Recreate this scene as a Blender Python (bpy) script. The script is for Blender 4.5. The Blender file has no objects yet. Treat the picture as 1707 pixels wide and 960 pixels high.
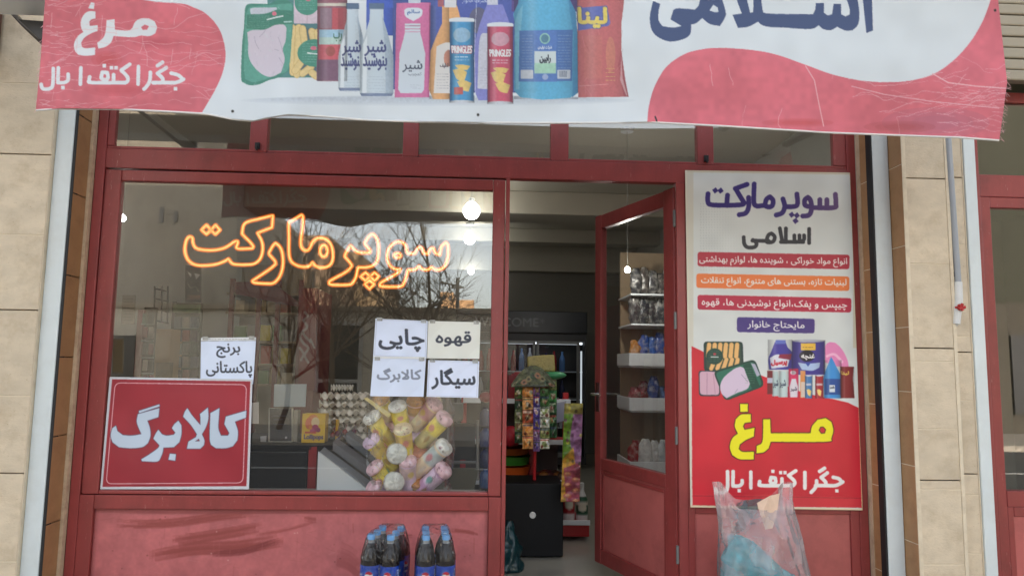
import bpy, bmesh, math, random
import numpy as np
from math import radians, sin, cos, pi, sqrt, atan2, tan
from mathutils import Vector, Matrix

random.seed(7)
SC = bpy.context.scene
COL = SC.collection

# ------------------------------------------------------------------ camera
FPX, PCX, PCY, DIST, EYE = 1200.0, 853.5, 480.0, 3.75, 1.30
_U = np.array([162.0, -11146.0, FPX]); _U /= np.linalg.norm(_U)
_X = np.array([1.0, 0.01955, FPX / 25750.0]); _X -= _X.dot(_U) * _U; _X /= np.linalg.norm(_X)
_Y = np.cross(_U, _X)
_Y = _Y if _Y[2] > 0 else -_Y

def at(px, py, Y=0.0):
    """point of the world on the plane y = Y that the photo shows at pixel px, py"""
    dx, dy = px - PCX, py - PCY
    wx = dx * _X[0] + dy * _X[1] + FPX * _X[2]
    wy = dx * _Y[0] + dy * _Y[1] + FPX * _Y[2]
    wz = dx * _U[0] + dy * _U[1] + FPX * _U[2]
    t = (Y + DIST) / wy
    return wx * t, -DIST + wy * t, EYE + wz * t

def atv(px, py, Y=0.0):
    return Vector(at(px, py, Y))

cam = bpy.data.cameras.new('camera')
camo = bpy.data.objects.new('camera', cam); COL.objects.link(camo)
_R = np.array([_X, _Y, _U]) @ np.diag([1, -1, -1])     # columns: camera right, up, back in world axes
M = Matrix([list(r) for r in _R]).to_4x4()
M.translation = Vector((0, -DIST, EYE))
camo.matrix_world = M
cam.sensor_fit = 'HORIZONTAL'; cam.sensor_width = 36.0; cam.lens = 36.0 * FPX / 1707.0
cam.clip_start = 0.05; cam.clip_end = 500
SC.camera = camo

# ------------------------------------------------------------------ sky, sun, exposure
SUN_EL, SUN_AZ = 15.0, 12.0            # low sun behind the shop: the street front is in the building's shade
w = bpy.data.worlds.new('World'); SC.world = w; w.use_nodes = True
nt = w.node_tree; nt.nodes.clear()
sky = nt.nodes.new('ShaderNodeTexSky'); sky.sky_type = 'NISHITA'; sky.sun_disc = False
sky.sun_elevation = radians(SUN_EL); sky.sun_rotation = radians(SUN_AZ); sky.dust_density = 2.0; sky.air_density = 1.0
hsv = nt.nodes.new('ShaderNodeHueSaturation'); hsv.inputs['Saturation'].default_value = 0.35
bg = nt.nodes.new('ShaderNodeBackground'); bg.inputs['Strength'].default_value = 0.15
wo = nt.nodes.new('ShaderNodeOutputWorld')
nt.links.new(sky.outputs[0], hsv.inputs['Color']); nt.links.new(hsv.outputs[0], bg.inputs['Color']); nt.links.new(bg.outputs[0], wo.inputs['Surface'])
sl = bpy.data.lights.new('sun', 'SUN'); sl.energy = 2.5; sl.angle = radians(0.5); sl.color = (1.0, 0.85, 0.68)
so = bpy.data.objects.new('sun', sl); COL.objects.link(so)
_d = Vector((-sin(radians(SUN_AZ)) * cos(radians(SUN_EL)), -cos(radians(SUN_AZ)) * cos(radians(SUN_EL)), -sin(radians(SUN_EL))))
so.rotation_euler = _d.to_track_quat('-Z', 'Y').to_euler()
so.location = (3, 14, 18)
SC.view_settings.view_transform = 'Standard'; SC.view_settings.look = 'None'; SC.view_settings.gamma = 1.0
SC.view_settings.exposure = 2.3
SC.render.engine = 'CYCLES'
SC.cycles.use_denoising = True
SC.cycles.transparent_max_bounces = 24; SC.cycles.max_bounces = 8; SC.cycles.diffuse_bounces = 4; SC.cycles.glossy_bounces = 4
SC.cycles.caustics_reflective = False; SC.cycles.caustics_refractive = False

# ------------------------------------------------------------------ materials
def lin(c):
    c = np.asarray(c, dtype=np.float64)
    return np.where(c <= 0.04045, c / 12.92, ((c + 0.055) / 1.055) ** 2.4)

def rgb(r, g, b):
    l = lin(np.array([r, g, b]) / 255.0)
    return (float(l[0]), float(l[1]), float(l[2]), 1.0)

_mats = {}
def mat(name, col, rough=0.5, metal=0.0, var=0.0, vscale=6.0, stretch=(1, 1, 1), bump=0.0, bscale=60.0, island=0.0, spec=0.5, emit=None, estr=0.0, trans=0.0, dirt=None, dirt_amt=0.0, dscale=3.0, chips=None, cscale=38.0):
    """procedural Principled material; col is an 8-bit sRGB triple of the surface's own colour"""
    m = bpy.data.materials.new(name); m.use_nodes = True
    n, l = m.node_tree.nodes, m.node_tree.links
    b = n['Principled BSDF']
    base = rgb(*col)
    b.inputs['Base Color'].default_value = base; b.inputs['Roughness'].default_value = rough; b.inputs['Metallic'].default_value = metal
    b.inputs['Specular IOR Level'].default_value = spec
    if trans: b.inputs['Transmission Weight'].default_value = trans
    if emit is not None:
        b.inputs['Emission Color'].default_value = rgb(*emit); b.inputs['Emission Strength'].default_value = estr
    tc = n.new('ShaderNodeTexCoord'); mp = n.new('ShaderNodeMapping'); l.new(tc.outputs['Object'], mp.inputs['Vector'])
    mp.inputs['Scale'].default_value = stretch
    cur = None
    if var:
        no = n.new('ShaderNodeTexNoise'); no.inputs['Scale'].default_value = vscale; no.inputs['Detail'].default_value = 6; no.inputs['Roughness'].default_value = 0.62
        l.new(mp.outputs[0], no.inputs['Vector'])
        mr = n.new('ShaderNodeMapRange'); mr.inputs[1].default_value = 0.25; mr.inputs[2].default_value = 0.75
        mr.inputs[3].default_value = 1 - var; mr.inputs[4].default_value = 1 + var
        l.new(no.outputs['Fac'], mr.inputs[0])
        mx = n.new('ShaderNodeVectorMath'); mx.operation = 'SCALE'; mx.inputs[0].default_value = base[:3]
        l.new(mr.outputs[0], mx.inputs['Scale']); cur = mx.outputs[0]
    if island:
        ge = n.new('ShaderNodeNewGeometry'); mr = n.new('ShaderNodeMapRange'); mr.inputs[3].default_value = 1 - island; mr.inputs[4].default_value = 1 + island
        l.new(ge.outputs['Random Per Island'], mr.inputs[0])
        mx = n.new('ShaderNodeVectorMath'); mx.operation = 'SCALE'
        if cur is None: mx.inputs[0].default_value = base[:3]
        else: l.new(cur, mx.inputs[0])
        l.new(mr.outputs[0], mx.inputs['Scale']); cur = mx.outputs[0]
    if dirt is not None:
        no = n.new('ShaderNodeTexNoise'); no.inputs['Scale'].default_value = dscale; no.inputs['Detail'].default_value = 8; no.inputs['Roughness'].default_value = 0.7
        l.new(tc.outputs['Object'], no.inputs['Vector'])
        mr = n.new('ShaderNodeMapRange'); mr.inputs[1].default_value = 0.48; mr.inputs[2].default_value = 0.72; mr.inputs[4].default_value = dirt_amt
        l.new(no.outputs['Fac'], mr.inputs[0])
        mi = n.new('ShaderNodeMix'); mi.data_type = 'RGBA'
        l.new(mr.outputs[0], mi.inputs['Factor'])
        if cur is None: mi.inputs['A'].default_value = base
        else: l.new(cur, mi.inputs['A'])
        mi.inputs['B'].default_value = rgb(*dirt); cur = mi.outputs['Result']
    if chips is not None:
        no = n.new('ShaderNodeTexNoise'); no.inputs['Scale'].default_value = cscale; no.inputs['Detail'].default_value = 3; no.inputs['Roughness'].default_value = 0.8
        l.new(mp.outputs[0], no.inputs['Vector'])
        mr = n.new('ShaderNodeMapRange'); mr.inputs[1].default_value = 0.66; mr.inputs[2].default_value = 0.70; mr.inputs[4].default_value = 0.6
        l.new(no.outputs['Fac'], mr.inputs[0])
        mi = n.new('ShaderNodeMix'); mi.data_type = 'RGBA'; l.new(mr.outputs[0], mi.inputs['Factor'])
        if cur is None: mi.inputs['A'].default_value = base
        else: l.new(cur, mi.inputs['A'])
        mi.inputs['B'].default_value = rgb(*chips); cur = mi.outputs['Result']
    if cur is not None: l.new(cur, b.inputs['Base Color'])
    if bump:
        no = n.new('ShaderNodeTexNoise'); no.inputs['Scale'].default_value = bscale; no.inputs['Detail'].default_value = 5
        l.new(mp.outputs[0], no.inputs['Vector'])
        bu = n.new('ShaderNodeBump'); bu.inputs['Strength'].default_value = bump; bu.inputs['Distance'].default_value = 0.01
        l.new(no.outputs['Fac'], bu.inputs['Height']); l.new(bu.outputs[0], b.inputs['Normal'])
    return m

def print_mat(name, rough=0.55, bump=0.0, bscale=12.0, spec=0.4, trans_light=0.0):
    """surface whose own printed colours are stored on the mesh"""
    m = bpy.data.materials.new(name); m.use_nodes = True
    n, l = m.node_tree.nodes, m.node_tree.links
    b = n['Principled BSDF']; a = n.new('ShaderNodeAttribute'); a.attribute_name = 'print'
    l.new(a.outputs['Color'], b.inputs['Base Color']); b.inputs['Roughness'].default_value = rough; b.inputs['Specular IOR Level'].default_value = spec
    if bump:
        tc = n.new('ShaderNodeTexCoord')
        no = n.new('ShaderNodeTexNoise'); no.inputs['Scale'].default_value = bscale; no.inputs['Detail'].default_value = 4
        l.new(tc.outputs['Object'], no.inputs['Vector'])
        bu = n.new('ShaderNodeBump'); bu.inputs['Strength'].default_value = bump; bu.inputs['Distance'].default_value = 0.02
        l.new(no.outputs['Fac'], bu.inputs['Height']); l.new(bu.outputs[0], b.inputs['Normal'])
    if trans_light:
        tr = n.new('ShaderNodeBsdfTranslucent'); l.new(a.outputs['Color'], tr.inputs['Color'])
        mx = n.new('ShaderNodeMixShader'); mx.inputs[0].default_value = trans_light
        l.new(b.outputs[0], mx.inputs[1]); l.new(tr.outputs[0], mx.inputs[2]); l.new(mx.outputs[0], n['Material Output'].inputs['Surface'])
    return m

def glass_mat(name, k=2.0, tint=(1, 1, 1), rough=0.0, dirt=0.0, cap=0.13):
    m = bpy.data.materials.new(name); m.use_nodes = True
    n, l = m.node_tree.nodes, m.node_tree.links; n.remove(n['Principled BSDF'])
    t = n.new('ShaderNodeBsdfTransparent'); t.inputs[0].default_value = (*tint, 1)
    g = n.new('ShaderNodeBsdfGlossy'); g.inputs['Roughness'].default_value = rough
    fr = n.new('ShaderNodeFresnel'); fr.inputs['IOR'].default_value = 1.5
    mu = n.new('ShaderNodeMath'); mu.operation = 'MULTIPLY'; mu.inputs[1].default_value = k; mu.use_clamp = True
    mi_ = n.new('ShaderNodeMath'); mi_.operation = 'MINIMUM'; mi_.inputs[1].default_value = cap
    mx = n.new('ShaderNodeMixShader'); l.new(fr.outputs[0], mu.inputs[0]); l.new(mu.outputs[0], mi_.inputs[0]); l.new(mi_.outputs[0], mx.inputs[0])
    l.new(t.outputs[0], mx.inputs[1]); l.new(g.outputs[0], mx.inputs[2])
    last = mx
    if dirt:
        d = n.new('ShaderNodeBsdfDiffuse'); d.inputs[0].default_value = (0.5, 0.48, 0.45, 1)
        tc = n.new('ShaderNodeTexCoord'); no = n.new('ShaderNodeTexNoise'); no.inputs['Scale'].default_value = 2.5; no.inputs['Detail'].default_value = 8
        l.new(tc.outputs['Object'], no.inputs['Vector'])
        mr = n.new('ShaderNodeMapRange'); mr.inputs[1].default_value = 0.3; mr.inputs[2].default_value = 0.8; mr.inputs[3].default_value = dirt * 0.4; mr.inputs[4].default_value = dirt
        l.new(no.outputs['Fac'], mr.inputs[0])
        m2 = n.new('ShaderNodeMixShader'); l.new(mr.outputs[0], m2.inputs[0]); l.new(mx.outputs[0], m2.inputs[1]); l.new(d.outputs[0], m2.inputs[2]); last = m2
    l.new(last.outputs[0], n['Material Output'].inputs['Surface'])
    return m

def film_mat(name, col, clear=0.5, gloss=0.3, bump=0.6, bscale=25.0, rough=0.2, vary=0.18):
    """thin plastic film: partly see-through, partly milky, shiny"""
    m = bpy.data.materials.new(name); m.use_nodes = True
    n, l = m.node_tree.nodes, m.node_tree.links; n.remove(n['Principled BSDF'])
    t = n.new('ShaderNodeBsdfTransparent')
    d = n.new('ShaderNodeBsdfDiffuse'); d.inputs[0].default_value = rgb(*col)
    tl = n.new('ShaderNodeBsdfTranslucent'); tl.inputs[0].default_value = rgb(*col)
    g = n.new('ShaderNodeBsdfGlossy'); g.inputs['Roughness'].default_value = rough
    tc = n.new('ShaderNodeTexCoord'); no = n.new('ShaderNodeTexNoise'); no.inputs['Scale'].default_value = bscale; no.inputs['Detail'].default_value = 4; no.inputs['Distortion'].default_value = 1.0
    l.new(tc.outputs['Object'], no.inputs['Vector'])
    bu = n.new('ShaderNodeBump'); bu.inputs['Strength'].default_value = bump; bu.inputs['Distance'].default_value = 0.02; l.new(no.outputs['Fac'], bu.inputs['Height'])
    for s in (d, tl, g): l.new(bu.outputs[0], s.inputs['Normal'])
    a = n.new('ShaderNodeMixShader'); a.inputs[0].default_value = 0.35; l.new(d.outputs[0], a.inputs[1]); l.new(tl.outputs[0], a.inputs[2])
    mr = n.new('ShaderNodeMapRange'); mr.inputs[1].default_value = 0.3; mr.inputs[2].default_value = 0.7; mr.inputs[3].default_value = min(1, clear + vary); mr.inputs[4].default_value = max(0, clear - vary)
    l.new(no.outputs['Fac'], mr.inputs[0])
    b = n.new('ShaderNodeMixShader'); l.new(mr.outputs[0], b.inputs[0]); l.new(a.outputs[0], b.inputs[1]); l.new(t.outputs[0], b.inputs[2])
    fr = n.new('ShaderNodeFresnel'); fr.inputs['IOR'].default_value = 1.5; l.new(bu.outputs[0], fr.inputs['Normal'])
    mu = n.new('ShaderNodeMath'); mu.operation = 'MULTIPLY'; mu.inputs[1].default_value = gloss * 5; mu.use_clamp = True; l.new(fr.outputs[0], mu.inputs[0])
    c = n.new('ShaderNodeMixShader'); l.new(mu.outputs[0], c.inputs[0]); l.new(b.outputs[0], c.inputs[1]); l.new(g.outputs[0], c.inputs[2])
    l.new(c.outputs[0], n['Material Output'].inputs['Surface'])
    return m

def glow_mat(name, col, strength, clear=0.0):
    m = bpy.data.materials.new(name); m.use_nodes = True
    n, l = m.node_tree.nodes, m.node_tree.links; n.remove(n['Principled BSDF'])
    e = n.new('ShaderNodeEmission'); e.inputs[0].default_value = (*col, 1); e.inputs[1].default_value = strength
    if clear:
        t = n.new('ShaderNodeBsdfTransparent'); mx = n.new('ShaderNodeMixShader'); mx.inputs[0].default_value = clear
        l.new(e.outputs[0], mx.inputs[1]); l.new(t.outputs[0], mx.inputs[2]); l.new(mx.outputs[0], n['Material Output'].inputs['Surface'])
    else: l.new(e.outputs[0], n['Material Output'].inputs['Surface'])
    return m

# ------------------------------------------------------------------ scene tree
def wloc(o):
    v = Vector((0, 0, 0))
    while o is not None:
        v += o.location; o = o.parent
    return v

def tag(o, label, cat, group=None, kind=None):
    if label: o['label'] = label
    if cat: o['category'] = cat
    if group: o['group'] = group
    if kind: o['kind'] = kind
    return o

def thing(name, label, cat, loc=(0, 0, 0), group=None):
    o = bpy.data.objects.new(name, None); COL.objects.link(o); o.location = loc; o.empty_display_size = 0.1
    return tag(o, label, cat, group)

class MB:
    """collects shapes into one mesh"""
    def __init__(s): s.v = []; s.f = []; s.k = []
    def add(s, vs, fs):
        k = len(s.v); s.k.append((k, len(s.f))); s.v += [tuple(p) for p in vs]; s.f += [tuple(i + k for i in f) for f in fs]
    def box(s, x0, x1, y0, y1, z0, z1, mtx=None):
        vs = [Vector(p) for p in ((x0, y0, z0), (x1, y0, z0), (x1, y1, z0), (x0, y1, z0), (x0, y0, z1), (x1, y0, z1), (x1, y1, z1), (x0, y1, z1))]
        if mtx is not None: vs = [mtx @ p for p in vs]
        s.add(vs, [(3, 2, 1, 0), (4, 5, 6, 7), (0, 1, 5, 4), (1, 2, 6, 5), (2, 3, 7, 6), (3, 0, 4, 7)])
        return s
    def prism(s, pts, d, flip=False):
        """polygon pts (3-D, in order) pushed along vector d"""
        n = len(pts); a = [Vector(p) for p in pts]; b = [p + Vector(d) for p in a]
        s.add(a + b, [tuple(range(n)), tuple(range(2 * n - 1, n - 1, -1))] + [(i, i + n, (i + 1) % n + n, (i + 1) % n) for i in range(n)])
        return s
    def tube(s, pts, r, n=8, closed=False, cap=True):
        pts = [Vector(p) for p in pts]; m = len(pts)
        rs = r if isinstance(r, (list, tuple)) else [r] * m
        rings = []; ref = None
        for i, p in enumerate(pts):
            if closed: t = pts[(i + 1) % m] - pts[i - 1]
            else: t = pts[min(i + 1, m - 1)] - pts[max(i - 1, 0)]
            t = t.normalized() if t.length > 1e-9 else Vector((0, 0, 1))
            if ref is None: ref = t.orthogonal().normalized()
            ref = (ref - t * ref.dot(t))
            ref = ref.normalized() if ref.length > 1e-6 else t.orthogonal().normalized()
            bi = t.cross(ref)
            rings.append([p + (ref * cos(2 * pi * k / n) + bi * sin(2 * pi * k / n)) * rs[i] for k in range(n)])
        vs = [q for ring in rings for q in ring]; fs = []
        for i in range(m if closed else m - 1):
            j = (i + 1) % m
            for k in range(n):
                fs.append((i * n + k, i * n + (k + 1) % n, j * n + (k + 1) % n, j * n + k))
        if cap and not closed:
            fs.append(tuple(range(n - 1, -1, -1))); fs.append(tuple((m - 1) * n + k for k in range(n)))
        s.add(vs, fs); return s
    def lathe(s, prof, mtx=None, n=20):
        """prof: list of (r, z); revolves round z"""
        vs = []; fs = []; m = len(prof)
        for r, z in prof:
            for k in range(n): vs.append(Vector((r * cos(2 * pi * k / n), r * sin(2 * pi * k / n), z)))
        for i in range(m - 1):
            for k in range(n): fs.append((i * n + k, i * n + (k + 1) % n, (i + 1) * n + (k + 1) % n, (i + 1) * n + k))
        fs.append(tuple(range(n - 1, -1, -1))); fs.append(tuple((m - 1) * n + k for k in range(n)))
        if mtx is not None: vs = [mtx @ p for p in vs]
        s.add(vs, fs); return s
    def build_each(s, name, m, parent=None, **kw):
        """one object for every shape that was added"""
        ks = s.k + [(len(s.v), len(s.f))]; out = []
        for (v0, f0), (v1, f1) in zip(ks[:-1], ks[1:]):
            q = MB(); q.add(s.v[v0:v1], [tuple(i - v0 for i in f) for f in s.f[f0:f1]]); out.append(q.build(name, m, parent, **kw))
        return out
    def build(s, name, m, parent=None, smooth=False, bevel=0.0, seg=2):
        off = wloc(parent) if parent is not None else Vector((0, 0, 0))
        me = bpy.data.meshes.new(name)
        me.from_pydata([(p[0] - off.x, p[1] - off.y, p[2] - off.z) for p in s.v], [], s.f)
        me.validate(); me.materials.append(m)
        o = bpy.data.objects.new(name, me); COL.objects.link(o); o.parent = parent
        if smooth:
            me.polygons.foreach_set('use_smooth', [True] * len(me.polygons))
            if smooth == 'auto':
                try: me.set_sharp_from_angle(angle=radians(40))
                except Exception: pass
        if bevel:
            b = o.modifiers.new('bevel', 'BEVEL'); b.width = bevel; b.segments = seg; b.limit_method = 'ANGLE'; b.angle_limit = radians(40); b.harden_normals = False
        return o

def box(name, m, parent, x0, x1, y0, y1, z0, z1, bevel=0.003, mtx=None):
    return MB().box(x0, x1, y0, y1, z0, z1, mtx).build(name, m, parent, bevel=bevel)

def copy_tree(o, parent=None):
    c = o.copy(); COL.objects.link(c); c.parent = parent
    for ch in list(o.children): copy_tree(ch, c)
    return c

def smooth_path(pts, closed=True, step=6.0, corner=50.0):
    """Catmull-Rom through pts; sharp turns stay corners"""
    P = [np.array(p, float) for p in pts]; n = len(P); out = []
    def ang(i):
        a = P[i] - P[i - 1]; b = P[(i + 1) % n] - P[i]
        d = a.dot(b) / (np.linalg.norm(a) * np.linalg.norm(b) + 1e-9)
        return math.degrees(math.acos(max(-1, min(1, d))))
    sharp = [ang(i) > corner if (closed or 0 < i < n - 1) else True for i in range(n)]
    for i in range(n if closed else n - 1):
        p1, p2 = P[i], P[(i + 1) % n]
        p0 = P[i - 1] if not sharp[i] else p1 - (p2 - p1) * 0.5
        p3 = P[(i + 2) % n] if not sharp[(i + 1) % n] else p2 + (p2 - p1) * 0.5
        k = max(1, int(np.linalg.norm(p2 - p1) / step))
        for j in range(k):
            t = j / k
            out.append(0.5 * ((2 * p1) + (-p0 + p2) * t + (2 * p0 - 5 * p1 + 4 * p2 - p3) * t * t + (-p0 + 3 * p1 - 3 * p2 + p3) * t ** 3))
    if not closed: out.append(P[-1])
    return [tuple(p) for p in out]

# ------------------------------------------------------------------ Persian lettering
_AR = {'ا': (0xFE8D, 0xFE8E), 'آ': (0xFE81, 0xFE82), 'د': (0xFEA9, 0xFEAA), 'ذ': (0xFEAB, 0xFEAC), 'ر': (0xFEAD, 0xFEAE), 'ز': (0xFEAF, 0xFEB0), 'و': (0xFEED, 0xFEEE), 'أ': (0xFE83, 0xFE84)}
for _c, _b in (('ب', 0xFE8F), ('پ', 0xFB56), ('ت', 0xFE95), ('ج', 0xFE9D), ('چ', 0xFB7A), ('ح', 0xFEA1), ('خ', 0xFEA5), ('س', 0xFEB1), ('ش', 0xFEB5), ('ع', 0xFEC9), ('غ', 0xFECD), ('ف', 0xFED1), ('ق', 0xFED5), ('ک', 0xFB8E), ('گ', 0xFB92), ('ل', 0xFEDD), ('م', 0xFEE1), ('ن', 0xFEE5), ('ه', 0xFEE9), ('ی', 0xFBFC), ('ط', 0xFEC1), ('ص', 0xFEB9)):
    _AR[_c] = (_b, _b + 1, _b + 2, _b + 3)

def shape(t):
    out = []; i = 0; prev = False
    while i < len(t):
        c = t[i]
        if c == 'ل' and i + 1 < len(t) and t[i + 1] == 'ا':
            out.append(chr(0xFEFC if prev else 0xFEFB)); prev = False; i += 2; continue
        if c in _AR:
            f = _AR[c]; nxt = i + 1 < len(t) and t[i + 1] in _AR
            if len(f) == 2: out.append(chr(f[1] if prev else f[0])); prev = False
            else:
                out.append(chr(f[3] if prev and nxt else f[1] if prev else f[2] if nxt else f[0])); prev = nxt
        else: out.append(c); prev = False
        i += 1
    return ''.join(reversed(out))

_tx = {}
def text_loops(t, latin=False):
    if t in _tx: return _tx[t]
    cu = bpy.data.curves.new('t', 'FONT'); cu.body = t if latin else shape(t); cu.resolution_u = 4
    o = bpy.data.objects.new('t', cu); COL.objects.link(o)
    bpy.context.view_layer.update()
    e = o.evaluated_get(bpy.context.evaluated_depsgraph_get()); c2 = e.to_curve(bpy.context.evaluated_depsgraph_get())
    loops = []
    for sp in c2.splines:
        B = sp.bezier_points; n = len(B); P = []
        for i in range(n):
            a, b = B[i], B[(i + 1) % n]; p0, p1, p2, p3 = (np.array(v[:2]) for v in (a.co, a.handle_right, b.handle_left, b.co))
            for k in range(5): t_ = k / 5; P.append((1 - t_) ** 3 * p0 + 3 * t_ * (1 - t_) ** 2 * p1 + 3 * t_ * t_ * (1 - t_) * p2 + t_ ** 3 * p3)
        if n > 1: loops.append(np.array(P))
    e.to_curve_clear(); bpy.data.objects.remove(o); bpy.data.curves.remove(cu)
    al = np.vstack(loops); lo, hi = al.min(0), al.max(0)
    _tx[t] = ([(P - lo) / (hi - lo) for P in loops], (hi - lo))
    return _tx[t]

# ------------------------------------------------------------------ printed artwork (colours of the print itself)
class Canvas:
    def __init__(s, x0, y0, x1, y1, bg=(255, 255, 255), S=3):
        s.x0, s.y0, s.S = x0, y0, S
        s.W, s.H = int((x1 - x0) * S) + 1, int((y1 - y0) * S) + 1
        s.im = np.empty((s.H, s.W, 3), np.float32); s.im[:] = np.array(bg) / 255.0
    def _edges(s, E, evenodd=False):
        E = np.asarray(E, float).copy()
        E[:, 0::2] = (E[:, 0::2] - s.x0) * s.S; E[:, 1::2] = (E[:, 1::2] - s.y0) * s.S
        acc = np.zeros((s.H, s.W + 1), np.int32)
        ya, yb = np.minimum(E[:, 1], E[:, 3]), np.maximum(E[:, 1], E[:, 3])
        r0 = np.clip(np.ceil(ya - 0.5), 0, s.H).astype(int); r1 = np.clip(np.ceil(yb - 0.5), 0, s.H).astype(int)
        cnt = np.maximum(r1 - r0, 0); tot = int(cnt.sum())
        if tot == 0: return np.zeros((s.H, s.W), bool)
        idx = np.repeat(np.arange(len(E)), cnt); off = np.arange(tot) - np.repeat(np.cumsum(cnt) - cnt, cnt)
        row = r0[idx] + off; e = E[idx]
        xi = e[:, 0] + (row + 0.5 - e[:, 1]) * (e[:, 2] - e[:, 0]) / (e[:, 3] - e[:, 1])
        c = np.clip(np.ceil(xi - 0.5), 0, s.W).astype(int)
        np.add.at(acc, (row, c), np.where(e[:, 3] > e[:, 1], 1, -1))
        a = np.cumsum(acc, axis=1)[:, :s.W]
        return (a % 2 != 0) if evenodd else (a != 0)
    @staticmethod
    def ring(pts):
        P = np.asarray(pts, float); return np.hstack([P, np.roll(P, -1, axis=0)])
    def mask(s, *polys, smooth=False):
        E = np.vstack([s.ring(smooth_path(p, True, 2.0) if smooth else p) for p in polys])
        return s._edges(E, evenodd=True)
    def put(s, m, col, a=1.0):
        if callable(col):
            yy, xx = np.nonzero(m); c = col(xx / s.S + s.x0, yy / s.S + s.y0) / 255.0
            s.im[yy, xx] = s.im[yy, xx] * (1 - a) + c * a
        else: s.im[m] = s.im[m] * (1 - a) + np.array(col, np.float32) / 255.0 * a
        return m
    def poly(s, pts, col, smooth=False, a=1.0): return s.put(s.mask(pts, smooth=smooth), col, a)
    def polys(s, ps, col, smooth=False, a=1.0): return s.put(s.mask(*ps, smooth=smooth), col, a)
    def rect(s, x0, y0, x1, y1, col, a=1.0): return s.poly([(x0, y0), (x1, y0), (x1, y1), (x0, y1)], col, a=a)
    def rrect(s, q, r, col, a=1.0):
        """quad q with rounded corners"""
        out = []
        for i in range(4):
            p, pa, pb = (np.array(q[k], float) for k in (i, i - 1, (i + 1) % 4))
            da, db = (pa - p) / np.linalg.norm(pa - p), (pb - p) / np.linalg.norm(pb - p)
            for k in range(7):
                t = k / 6; u, v = p + da * r, p + db * r
                out.append((1 - t) ** 2 * u + 2 * t * (1 - t) * p + t * t * v)
        return s.poly(out, col, a=a)
    def ell(s, cx, cy, rx, ry, col, a=1.0, rot=0.0):
        t = np.linspace(0, 2 * pi, 40, endpoint=False); x, y = rx * np.cos(t), ry * np.sin(t)
        return s.poly(np.stack([cx + x * cos(rot) - y * sin(rot), cy + x * sin(rot) + y * cos(rot)], 1), col, a=a)
    def smask(s, pts, wd, smooth=False, cap='butt'):
        if smooth: pts = smooth_path(pts, False, 1.5, 75)
        P = np.asarray(pts, float); E = []; h = wd / 2
        for i in range(len(P) - 1):
            d = P[i + 1] - P[i]; L = np.linalg.norm(d)
            if L < 1e-6: continue
            n = np.array([-d[1], d[0]]) / L * h
            E.append(s.ring([P[i] + n, P[i] - n, P[i + 1] - n, P[i + 1] + n]))
        t = np.linspace(0, 2 * pi, 14, endpoint=False); k0, k1 = (0, len(P)) if cap == 'round' else (1, len(P) - 1)
        for i in range(k0, k1): E.append(s.ring(np.stack([P[i][0] + h * np.cos(t), P[i][1] + h * np.sin(t)], 1)))
        out = np.zeros((s.H, s.W), bool)
        for e in E:                                             # same orientation for every piece
            ar = np.sum(e[:, 0] * e[:, 3] - e[:, 2] * e[:, 1])
            if ar < 0: e[:] = e[:, [2, 3, 0, 1]]
        return s._edges(np.vstack(E))
    def stroke(s, pts, wd, col, smooth=False, cap='butt', a=1.0): return s.put(s.smask(pts, wd, smooth, cap), col, a)
    def dilate(s, m, r):
        k = int(round(r * s.S)); o = m.copy()
        for dy in range(-k, k + 1):
            for dx in range(-k, k + 1):
                if (dx or dy) and dx * dx + dy * dy <= k * k + 0.5:
                    o |= np.roll(np.roll(m, dy, 0), dx, 1)
        return o
    def text(s, t, q, col, bold=0.0, latin=False, a=1.0, outline=None, ow=0.0):
        """t fitted into the quad q = (left, top, right, bottom) or four corners TL TR BR BL"""
        if len(q) == 4 and not hasattr(q[0], '__len__'): q = [(q[0], q[1]), (q[2], q[1]), (q[2], q[3]), (q[0], q[3])]
        q = np.asarray(q, float); T, _ = text_loops(t, latin)
        E = []
        for L in T:
            u, v = L[:, 0:1], 1 - L[:, 1:2]
            E.append(s.ring(q[0] * (1 - u) * (1 - v) + q[1] * u * (1 - v) + q[2] * u * v + q[3] * (1 - u) * v))
        E = np.vstack(E)
        m = s._edges(E)
        if bold: m = s.dilate(m, bold)
        if outline is not None: s.put(s.dilate(m, ow), outline)
        return s.put(m, col, a)
    def cyl(s, x0, x1, y0, y1, amt=.3, hi=.28, keep=None):
        """tonal modelling of a pictured round pack, part of the printed picture itself"""
        i0, i1, j0, j1 = (int(max(0, v)) for v in ((y0 - s.y0) * s.S, (y1 - s.y0) * s.S, (x0 - s.x0) * s.S, (x1 - s.x0) * s.S))
        b = s.im[i0:i1, j0:j1]; t = np.linspace(-1, 1, b.shape[1])[None, :, None]
        d = np.abs(t) ** 2.4 * amt; h = hi * np.exp(-((t + .45) / .16) ** 2)
        m = np.abs(b - np.array([.878, .906, .925], np.float32)).sum(2, keepdims=True) > .12
        s.im[i0:i1, j0:j1] = np.where(m, b * (1 - d) + (1 - b) * h * .6, b)
    def noise(s, amt, cell=8, seed=1, mask=None):
        r = np.random.RandomState(seed); g = r.rand(int(s.H / s.S / cell) + 3, int(s.W / s.S / cell) + 3)
        yy = np.arange(s.H) / s.S / cell; xx = np.arange(s.W) / s.S / cell
        iy, ix = yy.astype(int), xx.astype(int); fy, fx = (yy - iy)[:, None], (xx - ix)[None]
        fy, fx = fy * fy * (3 - 2 * fy), fx * fx * (3 - 2 * fx)
        n = g[iy][:, ix] * (1 - fy) * (1 - fx) + g[iy + 1][:, ix] * fy * (1 - fx) + g[iy][:, ix + 1] * (1 - fy) * fx + g[iy + 1][:, ix + 1] * fy * fx
        n = (1 + (n - 0.5) * 2 * amt)[..., None].astype(np.float32)
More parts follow.
